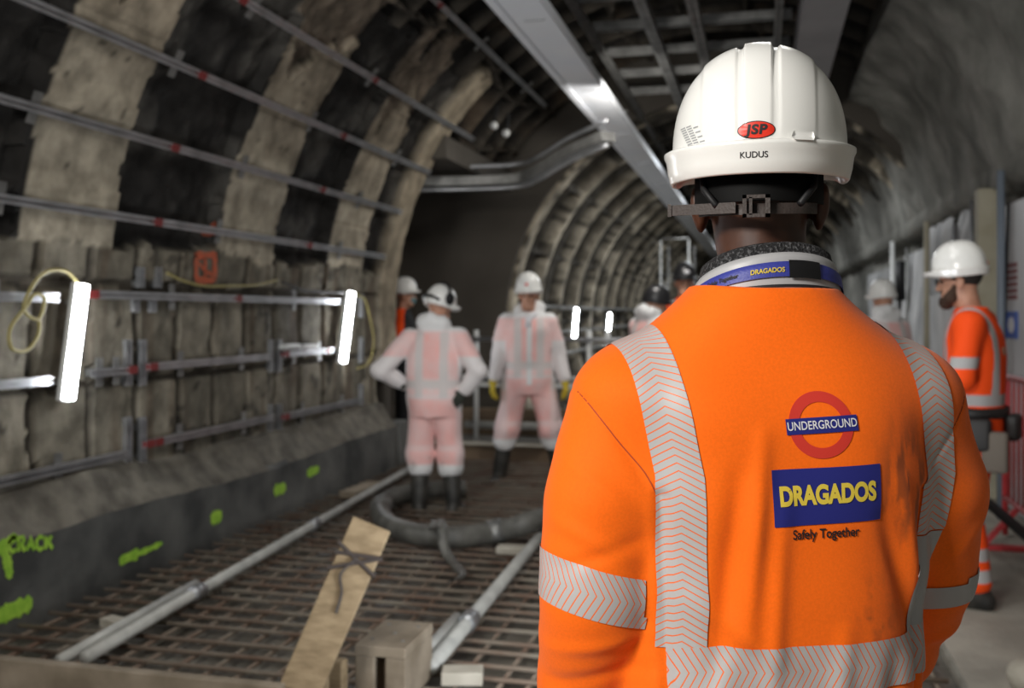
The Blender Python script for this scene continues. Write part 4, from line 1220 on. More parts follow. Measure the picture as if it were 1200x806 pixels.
def decal(name, V2, Fc, place, bvh, m, parent, off, d=(0, 1, 0)):
    """flat (x, z) outline laid onto the cloth by rays along d from place(x, z)"""
    V = []
    for (x, z) in V2:
        loc, nrm, idx, dist = bvh.ray_cast(Vector(place(x, z)), Vector(d))
        if loc is None: loc, nrm = Vector(place(x, z)), Vector((0, -1, 0))
        if nrm.dot(Vector(d)) > 0: nrm = -nrm
        V.append(tuple(loc + nrm * off))
    return raw(name, V, [tuple(f) for f in Fc], m, parent, True)

def grid2(x0, x1, z0, z1, nx, nz):
    V = [(x0 + (x1 - x0) * i / nx, z0 + (z1 - z0) * j / nz) for i in range(nx + 1) for j in range(nz + 1)]
    Fc = [(i * (nz + 1) + j, (i + 1) * (nz + 1) + j, (i + 1) * (nz + 1) + j + 1, i * (nz + 1) + j + 1) for i in range(nx) for j in range(nz)]
    return V, Fc
def ring2(r0, r1, n=64, nr=4):
    V = [((r0 + (r1 - r0) * j / nr) * math.cos(2 * math.pi * i / n), (r0 + (r1 - r0) * j / nr) * math.sin(2 * math.pi * i / n)) for i in range(n) for j in range(nr + 1)]
    Fc = [(i * (nr + 1) + j, ((i + 1) % n) * (nr + 1) + j, ((i + 1) % n) * (nr + 1) + j + 1, i * (nr + 1) + j + 1) for i in range(n) for j in range(nr)]
    return V, Fc

# ------------------------------------------------------------------ the man in front
TORSO_YAW = math.radians(22)
MAN = thing('person', 'person seen from behind in orange jacket and white hard hat, nearest', 'person', (0.0, 1.40, 0.0), TORSO_YAW)
HY = -TORSO_YAW                                            # the head looks straight down the tunnel
def man():
    root = MAN
    def loc2(X, Y, z):                                      # world -> the man's own frame
        v = Rz(-TORSO_YAW) @ np.array((X, Y - 1.40, z)); return v
    hc = loc2(-0.004, 1.425, 1.612)
    J = dict(JOINTS); J.update(head=tuple(hc), head_yaw=HY, neck=(0.008, .0, 1.50), che=(0, 0, 1.26), sho_l=(-.19, 0, 1.345), sho_r=(.19, 0, 1.345),
        elb_l=(-.238, -.02, 1.08), elb_r=(.250, .05, 1.08), wri_l=(-.235, .09, .84), wri_r=(.215, .20, .86))
    hands = [dict(wrist=(-.233, .105, .815), fdir=(0.05, .15, -1), palm=(1, 0, 0), side=1, curl=.45), dict(wrist=(.212, .215, .835), fdir=(-.08, .3, -1), palm=(-1, 0, 0), side=-1, curl=.45)]
    body, P, R = body_mesh(J, root, M['skin_dark'], 0.0055, hands)
    eyes(P, R, body)
    # short hair: a thin cap over the skull
    fd = Field(hc - .16, hc + .16, .006); RR = Rz(HY)
    fd.ell(hc + RR @ np.array((0, -.014, .035)), (.0795, .1005, .092), .01, RR)
    fd.ell(hc + RR @ np.array((0, .10, -.03)), (.11, .11, .10), .01, RR, sub=True)
    fd.ell(hc + RR @ np.array((0, -.04, -.13)), (.13, .13, .105), .01, RR, sub=True)
    mesh_of(fd, 'hair', M['hair'], body)

    # ---- jacket
    fd = Field((-.40, -.27, .74), (.42, .42, 1.53), .0045)
    zs = [.76, .90, 1.00, 1.12, 1.24, 1.31, 1.38, 1.43, 1.464, 1.485]
    hw = [.212, .214, .214, .214, .220, .222, .205, .158, .112, .096]
    hd = [.150, .152, .150, .146, .148, .145, .128, .112, .102, .094]
    cy = [0, 0, .0, .0, -.004, -.006, -.004, 0, 0, 0]
    fd.loft(zs, hw, hd, None, cy, 2.35, .02)
    for q in (-1, 1):
        fd.cap((q * .042, 0, 1.392 + .008 * min(q, 0)), (q * .172, 0.0, 1.333 + .004 * min(q, 0)), .070 + .007 * min(q, 0), .080 + .003 * min(q, 0), k=.045 + .018 * min(q, 0))
    SL = [(-.185, 0, 1.322), (-.222, -.012, 1.20), (-.234, -.022, 1.08), (-.234, .03, .96), (-.233, .085, .85)]
    SR = [(.195, 0, 1.325), (.238, .012, 1.20), (.252, .045, 1.08), (.238, .115, .96), (.216, .19, .86)]
    rs = [.086, .080, .0745, .070, .060]
    for S in (SL, SR):
        for i in range(4): fd.cap(S[i], S[i + 1], rs[i], rs[i + 1], k=.012 if i else .03)
    fd.wrinkle(.0022, 38, 5, 7, (1, 1, .6)); fd.wrinkle(.0035, 17, 11, 5, (1, .6, .35))
    folds = [  # (p, q, half width, height) in (x, z) on the back
        ((-.055, 1.30), (-.075, 1.06), .012, .0045), ((-.085, 1.25), (-.115, 1.00), .014, -.005), ((-.03, 1.22), (-.05, .95), .012, .0035),
        ((.13, 1.24), (.165, 1.08), .012, .005), ((.10, 1.20), (.16, 1.03), .012, -.004), ((-.135, 1.10), (-.02, 1.02), .014, .004),
        ((.05, 1.06), (.02, .88), .014, .004), ((-.10, 1.02), (-.14, .88), .014, .005), ((.12, 1.02), (.10, .88), .016, -.005)]
    sfolds = [((-.30, 1.19), (-.20, 1.14), .010, .005), ((-.30, 1.13), (-.19, 1.17), .009, -.004), ((-.30, 1.02), (-.18, 1.05), .010, .005), ((-.30, .97), (-.18, 1.01), .010, -.005),
              ((-.29, 1.27), (-.20, 1.20), .010, .003), ((-.24, 1.33), (-.17, 1.20), .008, -.003), ((.33, 1.02), (.24, .98), .012, .006), ((.33, .95), (.22, 1.0), .012, -.005), ((.33, 1.2), (.25, 1.12), .012, .004)]
    SEAM = [(-.275, 1.372), (-.252, 1.335), (-.222, 1.292), (-.192, 1.255), (-.176, 1.225)]
    CREASE = [(-.174, 1.225), (-.170, 1.15), (-.168, 1.05), (-.166, .92), (-.166, .80)]
    def post(V, Fc):
        N = vnormals(V, Fc); dsp = np.zeros(len(V))
        bk = sstep(0.0, 0.5, -N[:, 1])
        for (p, q, w, h) in folds + sfolds:
            big = 1.5 if (p, q, w, h) in folds else 0.8
            p, q = np.array(p), np.array(q); d = q - p; xz = V[:, [0, 2]]
            t = np.clip(((xz - p) @ d) / (d @ d), 0, 1); dist = np.linalg.norm(xz - p - t[:, None] * d, axis=1)
            dsp += big * h * np.exp(-(dist / w) ** 2) * np.sin(np.pi * np.clip(0.12 + 0.76 * t, 0, 1)) * bk
        # seam groove round the armholes
        for q in (-1, 1):
            for (p, h, w) in ((SEAM, .0022, .003), (CREASE, .013, .007)):
                p = np.array(p) * (q, 1); xz = V[:, [0, 2]]; best = np.full(len(V), 9.)
                for i in range(len(p) - 1):
                    e = p[i + 1] - p[i]; t = np.clip(((xz - p[i]) @ e) / (e @ e), 0, 1); best = np.minimum(best, np.linalg.norm(xz - p[i] - t[:, None] * e, axis=1))
                dsp -= h * np.exp(-(best / w) ** 2) * (V[:, 1] < .03) * (1.0 if (q < 0 or p is SEAM) else .6)
        return V + N * dsp[:, None]
    def dirt(V, N):
        c = np.ones((len(V), 3)) * np.array((1.0, .155, .003))
        n = fbm(V[:, 0] * 30, V[:, 2] * 12, 131); n2 = fbm(V[:, 0] * 90 + 5, V[:, 2] * 40, 133)
        d = np.exp(-((V[:, 0] - .138) / .038) ** 2 - ((V[:, 2] - 1.235) / .06) ** 2) * sstep(.45, .68, fbm(V[:, 0] * 90, V[:, 2] * 16, 135)) * 1.3
        d += np.exp(-((V[:, 0] - .09) / .03) ** 2 - ((V[:, 2] - 1.07) / .05) ** 2) * sstep(.5, .72, n2) * .5
        d += np.exp(-((V[:, 0] + .07) / .02) ** 2 - ((V[:, 2] - 1.05) / .10) ** 2) * sstep(.5, .75, n) * .25
        d = np.clip(d * (V[:, 1] < 0), 0, .65)[:, None]
        return c * (1 - d) + np.array((.10, .035, .012)) * d
    jk, V, Fc = mesh_of(fd, 'jacket', M['orange'], root, dirt, post)
    bv = bvh_of(V, Fc)

    # ---- reflective strips (sub-parts of the jacket)
    def tape(xf, z0, z1, w, n=90):
        rows, uvs = [], []; s = 0
        tv = np.linspace(0, 1, n)
        for k in range(n):
            z = z0 + (z1 - z0) * tv[k]; r, u = [], []
            for i in range(13):
                q = i / 12 * 2 - 1
                r.append(((xf(z) + q * w / 2, -0.6, z), (0, 1, 0))); u.append((q * w / 2, z))
            rows.append(r); uvs.append(u)
        G = drape(bv, rows, .0016)
        return G, uvs
    xl = lambda z: np.interp(z, [.98, 1.10, 1.25, 1.36, 1.43], [-.150, -.148, -.152, -.172, -.182])
    def shoulder_tape(xf, zl, w, m, zs=1.30):
        rows, uvs = [], []
        seq = [('a', f) for f in np.linspace(math.radians(100), 0, 40)[:-1]] + [('z', z) for z in np.linspace(zs, zl, 80)]
        for kind, t in seq:
            rows.append([]); uvs.append([])
            for i in range(13):
                q = i / 12 * 2 - 1
                if kind == 'a':
                    zz = zs + .14 * math.sin(t); x = xf(zz) + q * w / 2
                    rows[-1].append(((x, .03 - .6 * math.cos(t), zs + .6 * math.sin(t)), (0, math.cos(t), -math.sin(t)))); uvs[-1].append((q * w / 2, zs + t * .13))
                else:
                    rows[-1].append(((xf(t) + q * w / 2, -.57, t), (0, 1, 0))); uvs[-1].append((q * w / 2, t))
        sheet_mesh('reflective_strip', drape(bv, rows, .0016), m, jk, uvs)
    shoulder_tape(xl, 1.035, .054, M['chevron'])
    xr = lambda z: np.interp(z, [.98, 1.10, 1.17, 1.24, 1.32, 1.43], [.160, .180, .200, .206, .196, .178])
    shoulder_tape(xr, 1.165, .056, M['chevron'])
    G, U = tape(xr, 1.163, 1.035, .054); sheet_mesh('reflective_strip', G, M['greytape'], jk, U)
    # waist strip and the stitched armhole seams
    rows, uvs = [], []
    for k in range(110):
        x = -.163 + .360 * k / 109; rows.append([]); uvs.append([])
        for j in range(9):
            z = 1.047 - .06 * j / 8 - .008 * (x < -.1) * (-.1 - x) / .06
            rows[-1].append(((x, -.6, z), (0, 1, 0))); uvs[-1].append(((j / 8 - .5) * .06, x))
    sheet_mesh('waist_strip', drape(bv, rows, .0018), M['chevron'], jk, uvs)
    for q in (-1, 1):
        P = curve_pts([(q * -x, 0, z) for x, z in SEAM], 8); rows = []
        for i, p in enumerate(P):
            t_ = (P[min(i + 1, len(P) - 1)] - P[max(i - 1, 0)]).normalized(); n_ = Vector((-t_.z, 0, t_.x)) * .0009
            rows.append([((p.x + n_.x * e, -.6, p.z + n_.z * e), (0, 1, 0)) for e in (-1, 0, 1)])
        sheet_mesh('armhole_seam', drape(bv, rows, .0004), M['seam'], jk)
    drape.inside = True
    # strips round the sleeves
    def cuff(S, zc, sl, m):
        c = np.array([np.interp(zc, [s[2] for s in S[::-1]], [s[i] for s in S[::-1]]) for i in range(2)])
        rows, uvs = [], []
        for k in range(121):
            a = 2 * math.pi * k / 120; rows.append([]); uvs.append([])
            for j in range(9):
                z = zc + .031 - .062 * j / 8 + sl * math.cos(a); rows[-1].append(((c[0], c[1], z), (math.cos(a), math.sin(a), 0))); uvs[-1].append(((j / 8 - .5) * .062, a * .075))
        G = drape(bv, rows, .0016)
        G = [[p if (p is not None and (Vector((p.x - c[0], p.y - c[1], 0))).length < .0835 and not (abs(p.x) < .168 and p.y < -.02)) else None for p in r] for r in G]
        sheet_mesh('sleeve_strip', G, m, jk, uvs)
    cuff(SL, 1.097, -.019, M['chevron']); cuff(SR, 1.078, .004, M['greytape'])
    drape.inside = False

    # ---- printed marks on the back
    place = lambda cx, cz, rot=0.0: (lambda x, z: (cx + x * math.cos(rot) - z * math.sin(rot), -.6, cz + x * math.sin(rot) + z * math.cos(rot)))
    cx = .018
    rt = .055
    ring = decal('roundel', *ring2(.0275, .0405), place(cx - .001, 1.3145), bv, M['printred'], jk, .0009)
    bar = decal('roundel_bar', *grid2(-.045, .045, -.0095, .0095, 20, 5), place(cx, 1.3145, rt), bv, M['navy'], jk, .0017)
    decal('underground_lettering', *text_tris('UNDERGROUND', .0142, .00012, .80), place(cx, 1.3145, rt), bv, M['printwhite'], bar, .0025)
    pn = decal('company_panel', *grid2(-.069, .069, -.0345, .0345, 26, 14), place(cx + .006, 1.2290, rt * .8), bv, M['navy'], jk, .0012)
    decal('dragados_lettering', *text_tris('DRAGADOS', .0315, .0015, .71, 0, .005), place(cx + .006, 1.2300, rt * .9), bv, M['printyellow'], pn, .0022)
    decal('slogan_lettering', *text_tris('Safely Together', .0165, .0003, .82), place(cx + .004, 1.1825, rt * .6), bv, M['printblack'], jk, .0014)

    # ---- collar, lanyard, fleece
    def band(name, m, sec, parent, n=72, u0=0, u1=2 * math.pi, cxy=(.006, .004)):
        """sec: list of (rx, ry, z_back, z_front)"""
        rows = []
        full = u1 - u0 > 6.28
        for k in range(n + (0 if full else 1)):
            a = u0 + (u1 - u0) * k / n
            row = []
            for (rx, ry, zb, zf) in sec:
                t = (math.sin(a) + 1) / 2
                row.append((cxy[0] + rx * math.cos(a), cxy[1] + ry * math.sin(a), zb + (zf - zb) * t))
            rows.append(row)
        b = MB(); b.grid(rows, close_u=full)
        return b.build(name, m, parent, True, local=True)
    col = band('collar', M['greytape'], [(.101, .090, 1.455, 1.40), (.103, .091, 1.486, 1.437), (.099, .086, 1.522, 1.452), (.0965, .084, 1.5300, 1.457), (.093, .081, 1.5280, 1.455), (.091, .080, 1.49, 1.44)], jk)
    band('collar_seam', M['printblack'], [(.1025, .0910, 1.4885, 1.447), (.1045, .0926, 1.4870, 1.4455), (.1040, .0922, 1.4850, 1.444)], jk)
    ln = band('lanyard', M['lanyard'], [(.1045, .0925, 1.4985, 1.43), (.1035, .0915, 1.5065, 1.437), (.1020, .0895, 1.5175, 1.443), (.1005, .088, 1.5180, 1.443)], jk)
    band('lanyard_clip', M['blackplastic'], [(.1065, .0942, 1.4965, 1.43), (.1055, .0935, 1.5065, 1.437), (.1040, .0915, 1.5190, 1.443), (.1025, .0895, 1.5195, 1.443)], ln, 12, math.radians(267), math.radians(292))
    band('fleece_collar', M['fleece'], [(.094, .083, 1.495, 1.45), (.092, .081, 1.527, 1.472), (.088, .078, 1.541, 1.490), (.082, .073, 1.544, 1.495), (.075, .068, 1.535, 1.488), (.072, .066, 1.48, 1.45)], root)
    # small print along the lanyard
    def lan_text(body, size, a0, m, nm):
        V2, Fc2 = text_tris(body, size, .0002, .85); V = []
        for (x, z) in V2:
            a = a0 + x / .094; t = (math.sin(a) + 1) / 2
            V.append((.006 + .1038 * 1.012 * math.cos(a), .004 + .0915 * 1.012 * math.sin(a), 1.5070 + (1.4375 - 1.5070) * t + z))
        raw(nm, V, [tuple(f) for f in Fc2], m, ln, False)
    lan_text('DRAGADOS', .0085, math.radians(252), M['printyellow'], 'lanyard_lettering')
    lan_text('Safely Together', .0080, math.radians(218), M['printblack'], 'lanyard_lettering')

    # ---- hard hat
    hat_c = loc2(-0.005, 1.42, 1.670)
    hat, T = hard_hat(root, hat_c, HY, -0.035, 1.0, M['helmet'], nth=320, nph=56)
    hv = np.array([v.co for v in hat.data.vertices]); hbv = BVHTree.FromPolygons([tuple(p) for p in hv], [tuple(p.vertices) for p in hat.data.polygons])
    rot = Rz(HY); hd_ = tuple(rot @ np.array((0, 1., 0)))
    def hplace(cxx, cz): return lambda x, z: tuple(hat_c + rot @ np.array((cxx + x, -.5, cz + z)))
    def hdecal(nm, V2, Fc2, cxx, cz, m, off): return decal(nm, V2, Fc2, hplace(cxx, cz), hbv, m, hat, off, hd_)
    ell = lambda a, b, n=48: ([(0, 0)] + [(a * math.cos(2 * math.pi * i / n), b * math.sin(2 * math.pi * i / n)) for i in range(n)], [(0, 1 + i, 1 + (i + 1) % n) for i in range(n)])
    def disc(a, b, n=48, nr=5):
        V, Fc2 = ring2(1e-4, 1.0, n, nr); return [(x * a, z * b) for x, z in V], Fc2
    hdecal('badge_rim', *disc(.0232, .0112), -.002, .0105, M['printblack'], .0006)
    hdecal('badge', *disc(.0218, .0099), -.002, .0105, M['badgered'], .0011)
    hdecal('badge_lettering', *text_tris('JSP', .0160, .00065, 1.12, 0.12, .003, 1.12), -.002, .0105, M['printblack'], .0016)
    hdecal('name_lettering', *text_tris('KUDUS', .0108, .00012, .98), -.005, -.0215, M['printblack'], .0006)
    mk = MB()
    for r in range(9):
        for k in range(2 + r % 2):
            x0 = -.1005 + .0015 * r + k * .0085; mk.add([(x0, 0, .046 - r * .0034), (x0 + .0065, 0, .0465 - r * .0034), (x0 + .0065, 0, .0449 - r * .0034), (x0, 0, .0444 - r * .0034)], [(0, 1, 2, 3)])
    hdecal('printed_mark', [(x, z) for x, y, z in mk.v], mk.f, 0, -.018, M['printgrey'], .0007)
    # moulded clip on the right of the gutter
    rows = []
    for k in range(13):
        x = .040 + .028 * k / 12; row = []
        for dz in (-.004, .004, .009):
            p = hplace(x, dz if k not in (0, 12) else -.002)(0, 0); row.append(p)
        rows.append(row)
    G = drape(hbv, [[(p, hd_) for p in r] for r in rows], .003); sheet_mesh('gutter_clip', G, M['helmet'], hat)
    # harness and chin strap behind the head
    def arc_band(nm, m, rx, ry, z0, z1, a0, a1, par, n=40, sag=0.0, th=.002):
        rows = []
        for k in range(n + 1):
            t = k / n; a = a0 + (a1 - a0) * t; s_ = sag * math.sin(math.pi * t)
            q = lambda rr, z: tuple(hat_c + rot @ np.array((rr[0] * math.cos(a), .002 + rr[1] * math.sin(a), z)))
            rows.append([q((rx, ry), z0 - s_), q((rx, ry), z1 - s_), q((rx - th, ry - th), z1 - s_), q((rx - th, ry - th), z0 - s_), q((rx, ry), z0 - s_)])
        b = MB(); b.grid(rows); return b.build(nm, m, par, True, local=True)
    arc_band('nape_cradle', M['cradle'], .090, .112, -.075, -.030, math.radians(200), math.radians(340), hat)
    st = arc_band('chin_strap', M['strap'], .0885, .1165, -.089, -.075, math.radians(208), math.radians(328), hat, sag=.004, th=.0025)
    q = lambda x, y, z: tuple(hat_c + rot @ np.array((x, y, z)))
    b = MB(); b.add([q(-.028, -.1165, -.091), q(-.028, -.1165, -.077), q(-.116, -.070, -.074), q(-.116, -.070, -.088), q(-.028, -.1135, -.091), q(-.028, -.1135, -.077), q(-.116, -.067, -.074), q(-.116, -.067, -.088)],
                    [(0, 1, 2, 3), (4, 7, 6, 5), (0, 3, 7, 4), (1, 5, 6, 2), (3, 2, 6, 7), (0, 4, 5, 1)])
    b.add([q(-.113, -.0735, -.0895), q(-.113, -.0735, -.0725), q(-.118, -.071, -.0725), q(-.118, -.071, -.0895)], [(0, 1, 2, 3)])
    b.build('strap_tail', M['strap'], hat, local=True)
    b = MB()
    for (x0, x1, z0, z1) in ((-.019, .015, -.0735, -.069), (-.019, .015, -.0975, -.093), (-.019, -.014, -.0975, -.069), (.009, .015, -.0975, -.069), (-.011, -.007, -.0945, -.072)):
        V8 = [q(x, y, z) for x in (x0, x1) for y in (-.1255, -.119) for z in (z0, z1)]
        b.add(V8, [(0, 1, 3, 2), (4, 6, 7, 5), (0, 4, 5, 1), (2, 3, 7, 6), (0, 2, 6, 4), (1, 5, 7, 3)])
    b.build('buckle', M['strap'], hat, local=True)
    for s_ in (-1, 1):
        b = MB(); b.tube([q(s_ * .075, -.055, -.022), q(s_ * .070, -.078, -.055), q(s_ * .052, -.104, -.080)], .0045, 8); b.build('cradle_strap', M['blackplastic'], hat, True, local=True)

    # ---- trousers and boots (mostly below the frame)
    fd = Field((-.30, -.22, .03), (.30, .25, .99), .010)
    fd.loft([.80, .88, .98], [.20, .19, .18], [.13, .13, .12], None, None, 2.2, .03)
    L = dict(hip_l=(-.10, 0, .86), hip_r=(.10, 0, .86), kne_l=(-.115, .03, .48), kne_r=(.12, .03, .48), ank_l=(-.125, -.01, .088), ank_r=(.13, .02, .088), toe_l=.12, toe_r=-.15)
    for s_ in 'lr': fd.chain([L['hip_' + s_], L['kne_' + s_], np.array(L['ank_' + s_]) + (0, 0, .06)], [.105, .085, .08], .03)
    fd.wrinkle(.004, 22, 3)
    mesh_of(fd, 'trousers', M['trousers_dark'], root); boots(root, L, M['boot'], .12)
man()
# ------------------------------------------------------------------ the other people
def hat_small(parent, J, m, peak=0.035, black=False, s=1.0):
    c = np.array(J['head']); R = Rz(J['head_yaw']) @ Rx(-J['head_tilt'])
    o, T = hard_hat(parent, c + R @ np.array((0, -.005, .056)), J['head_yaw'], J['head_tilt'], s, m, a=.112, b=.132, nth=56, nph=16, peak=peak)
    return o, T, R, c
def suit_torso(fd, J, fat=0.0):
    p = J['pel']; c = J['che']; n = J['neck']
    zs = [.80, .88, .96, 1.04, 1.14, 1.26, 1.36, 1.43, 1.47, 1.51]
    hw = np.array([.175, .190, .188, .180, .190, .205, .205, .165, .115, .085]) + fat
    hd = np.array([.125, .140, .138, .132, .138, .142, .132, .110, .090, .078]) + fat
    cx = np.interp(zs, [.95, 1.28, 1.50], [p[0], c[0], n[0]]); cy = np.interp(zs, [.95, 1.28, 1.50], [p[1], c[1], n[1]])
    fd.loft(zs, hw, hd, cx, cy, 2.3, .03)
    for q in 'lr': fd.cap(np.array(n) - (0, 0, .085), np.array(J['sho_' + q]) - (0, 0, .01), .06, .068, k=.04)
def sleeves(fd, J, r=(.078, .070, .052)):
    for q in 'lr':
        S, E, Wr = (np.array(J[k + q]) for k in ('sho_', 'elb_', 'wri_'))
        fd.cap(S - (0, 0, .01), E, r[0], r[1], k=.03); fd.cap(E, E + (Wr - E) * .93, r[1], r[2], k=.012)
def legs(fd, J, zend, r=(.112, .098, .088)):
    for q in 'lr':
        H, K, A = (np.array(J[k + q]) for k in ('hip_', 'kne_', 'ank_'))
        e = K + (A - K) * np.clip((K[2] - zend) / max(K[2] - A[2], 1e-3), 0, 1)
        fd.cap(H, K, r[0], r[1], k=.03); fd.cap(K, e, r[1], r[2], k=.03)
def bounds(J, m=.24):
    P = np.array([J[k] for k in J if k not in ('head_yaw', 'head_tilt', 'toe_l', 'toe_r')]); return P.min(0) - m, P.max(0) + m

PINK, WHT, GRY = np.array((.92, .43, .39)), np.array((.78, .78, .78)), np.array((.56, .56, .55))
def suit_colour(J, seed):
    def soft(d, w): return sstep(w + .010, w - .006, d)
    def fn(V, N):
        x, y, z = V.T; n = fbm(x * 7 + z * 3, z * 6 + y * 5, 141 + seed); n2 = fbm(x * 25, z * 22 + y * 9, 151 + seed)
        up = sstep(.92, .97, z)
        w = .26 + .20 * up + .55 * (n - .5) + .22 * (n2 - .5)                      # 0 pink seen through, 1 white
        body = (np.abs(x) < .20) * 1.0
        w = w - .22 * up * body * (np.abs(x) < .065) * (z > 1.1)
        st = up * body * soft(np.abs(np.abs(x) - .098), .030) * (z < 1.46)
        hb = body * soft(np.abs(z - 1.05), .030)
        g = np.clip(st + hb, 0, 1)
        fore = (1 - body) * sstep(1.30, 1.25, z) * (z > .84); w = np.maximum(w, fore * .92)
        w = np.maximum(w, .7 * soft(np.abs(z - .955), .016)); w = np.maximum(w, sstep(.45, .40, z)); w = np.maximum(w, .5 * soft(np.abs(z - .55), .025))
        w = np.maximum(w, sstep(1.43, 1.48, z)); side = (z < .93) * sstep(.15, .21, np.abs(x)) * .45; w = np.maximum(w, side + .15)
        w = np.maximum(w, (np.abs(x) < .022) * (N[:, 1] > .3) * (z > .88))
        w = np.clip(w, 0, 1)[:, None]; g = (g * .75)[:, None]
        dirt = (sstep(.66, .80, n2) * (z < .6) * .35)[:, None]
        c = PINK * (1 - w) + WHT * w
        c = c * (1 - g) + GRY * 1.12 * g
        return c * (1 - dirt) + np.array((.20, .18, .15)) * dirt
    return fn
def gloves(root, hands, m, s=1.0):
    for hd in hands:
        w = np.array(hd['wrist'], float); f = np.array(hd['fdir'], float); f /= np.linalg.norm(f)
        fd = Field(w - .20, w + .26, .0055); q = dict(hd); q['fat'] = .0035
        add_hand(fd, **q); fd.cap(w - f * .075, w, .040, .036, k=.01)
        mesh_of(fd, 'glove', m, root)
def mkJ(**k):
    J = dict(JOINTS); J.update(k); return J
def person(label, loc, yaw, s):
    t = thing('person', label, 'person', loc, yaw); t.scale = (s, s, s); return t
def coverall_person(label, loc, yaw, s, J, hands, glove_m, hat_m, skin, seed, hood=True, beard=None, blackhat=False, zboot=.40):
    t = person(label, loc, yaw, s)
    body, P, R = body_mesh(J, t, M[skin], .007, hands)
    eyes(P, R, body)
    fd = Field(*bounds(J), .009)
    suit_torso(fd, J, .020); sleeves(fd, J, (.082, .074, .054)); legs(fd, J, zboot, (.120, .108, .098))
    fd.wrinkle(.004, 30, seed, 7, (1, 1, .8)); fd.wrinkle(.006, 15, seed + 9, 5, (1, 1, 1))
    n = np.array(J['neck'])
    fd.cap(n + (-.055, .03, -.03), n + (.055, .03, -.03), .05, k=.03)
    if hood:      # hood bunched behind the neck
        fd.cap(n + (-.085, -.055, .035), n + (.055, -.065, .03), .062, k=.03); fd.cap(n + (-.10, -.02, .06), n + (-.03, -.075, .075), .050, k=.03); fd.cap(n + (-.075, -.0, .035), n + (-.06, -.06, .05), .040, k=.03); fd.cap(n + (.075, -.0, .035), n + (.06, -.06, .05), .040, k=.03)
    mesh_of(fd, 'coverall', M['suit'], t, suit_colour(J, seed))
    boots(t, J, M['boot'], .33)
    gloves(t, hands, M[glove_m])
    h, T, R2_, c = hat_small(t, J, M[hat_m])
    return t, h, T, R2_, c, P

# worker seen from behind, hands on hips, head turned right
d = 7.5; w = W(509, d=d, Z=-.075)
J = mkJ(elb_l=(-.425, -.06, 1.155), wri_l=(-.235, .09, 1.03), elb_r=(.37, -.10, 1.16), wri_r=(.245, -.05, .995), sho_l=(-.20, 0, 1.415), sho_r=(.195, 0, 1.425),
        head=(.03, .06, 1.63), neck=(.01, .03, 1.49), che=(0, .01, 1.28), head_yaw=math.radians(-42), head_tilt=.28, kne_l=(-.115, .02, .49), kne_r=(.12, .03, .49), ank_l=(-.12, -.02, .088), ank_r=(.155, .0, .088), toe_l=.2, toe_r=-.3)
hA = [dict(wrist=(-.225, .10, 1.015), fdir=(.55, .75, -.35), palm=(.7, -.6, -.1), side=-1, curl=.35), dict(wrist=(.245, -.055, .985), fdir=(-.55, -.45, -.75), palm=(-.6, .75, 0), side=-1, curl=.4)]
t, h, T, R_, c, P = coverall_person('person in pinkish white coverall seen from behind, hands on hips', w, math.radians(8), .955, J, hA, 'glove_dark', 'helmet', 'skin_fair', 21)
b = MB()   # ear defenders folded on the hat and a dark head band
for q in (-1, 1):
    Mx = Matrix.Translation(Vector(T((q * .122, -.01, .03)))) @ Matrix(R_.tolist()).to_4x4()
    e = MB().ell((0, 0, 0), (.026, .042, .052), 16); e.v = [tuple(Mx @ Vector(p)) for p in e.v]; e.build('ear_defender', M['blackplastic'], h, True, local=True)
b.tube([T((x_, -.02, z_)) for x_, z_ in ((-.125, .04), (-.105, .11), (-.05, .152), (0, .163), (.05, .152), (.105, .11), (.125, .04))], .011, 8).build('headband', M['blackplastic'], h, True, local=True)
MB().tube([T((-.10, -.09, .0)), T((-.04, -.145, .02)), T((.04, -.145, .02)), T((.10, -.09, 0))], .012, 8).build('hat_strap', M['blackplastic'], h, True, local=True)

# worker facing us, feet apart, arms hanging
d = 8.9; w = W(619, d=d, Z=-.075)
J = mkJ(elb_l=(-.265, -.01, 1.15), wri_l=(-.315, .06, .93), elb_r=(.262, -.01, 1.15), wri_r=(.305, .06, .93), hip_l=(-.10, 0, .91), hip_r=(.10, 0, .91), kne_l=(-.20, .04, .50), kne_r=(.185, .04, .50), ank_l=(-.275, -.02, .088), ank_r=(.255, .0, .088),
        head=(.0, .045, 1.66), head_yaw=math.radians(-10), head_tilt=.12, toe_l=.35, toe_r=-.3)
hB = [dict(wrist=(-.318, .068, .905), fdir=(-.12, .25, -1), palm=(.8, -.2, 0), side=1, curl=.5), dict(wrist=(.308, .068, .905), fdir=(.1, .25, -1), palm=(-.8, -.2, 0), side=-1, curl=.5)]
t, h, T, R_, c, P = coverall_person('person facing us in pinkish white coverall with yellow gloves, feet apart', w, math.pi + math.radians(16), 1.02, J, hB, 'glove_yellow', 'helmet', 'skin_fair', 37)
MB().ell(T((0, .131, .05)), (.014, .006, .014), 12).build('badge', M['badgered'], h, True, local=True)
MB().tube([tuple(np.array(J['neck']) + q_) for q_ in ((-.075, .03, -.0), (-.04, .10, -.01), (0, .125, -.05), (.012, .15, -.12))], .028, 10).build('open_collar', M['printwhite'], t, True, local=True)

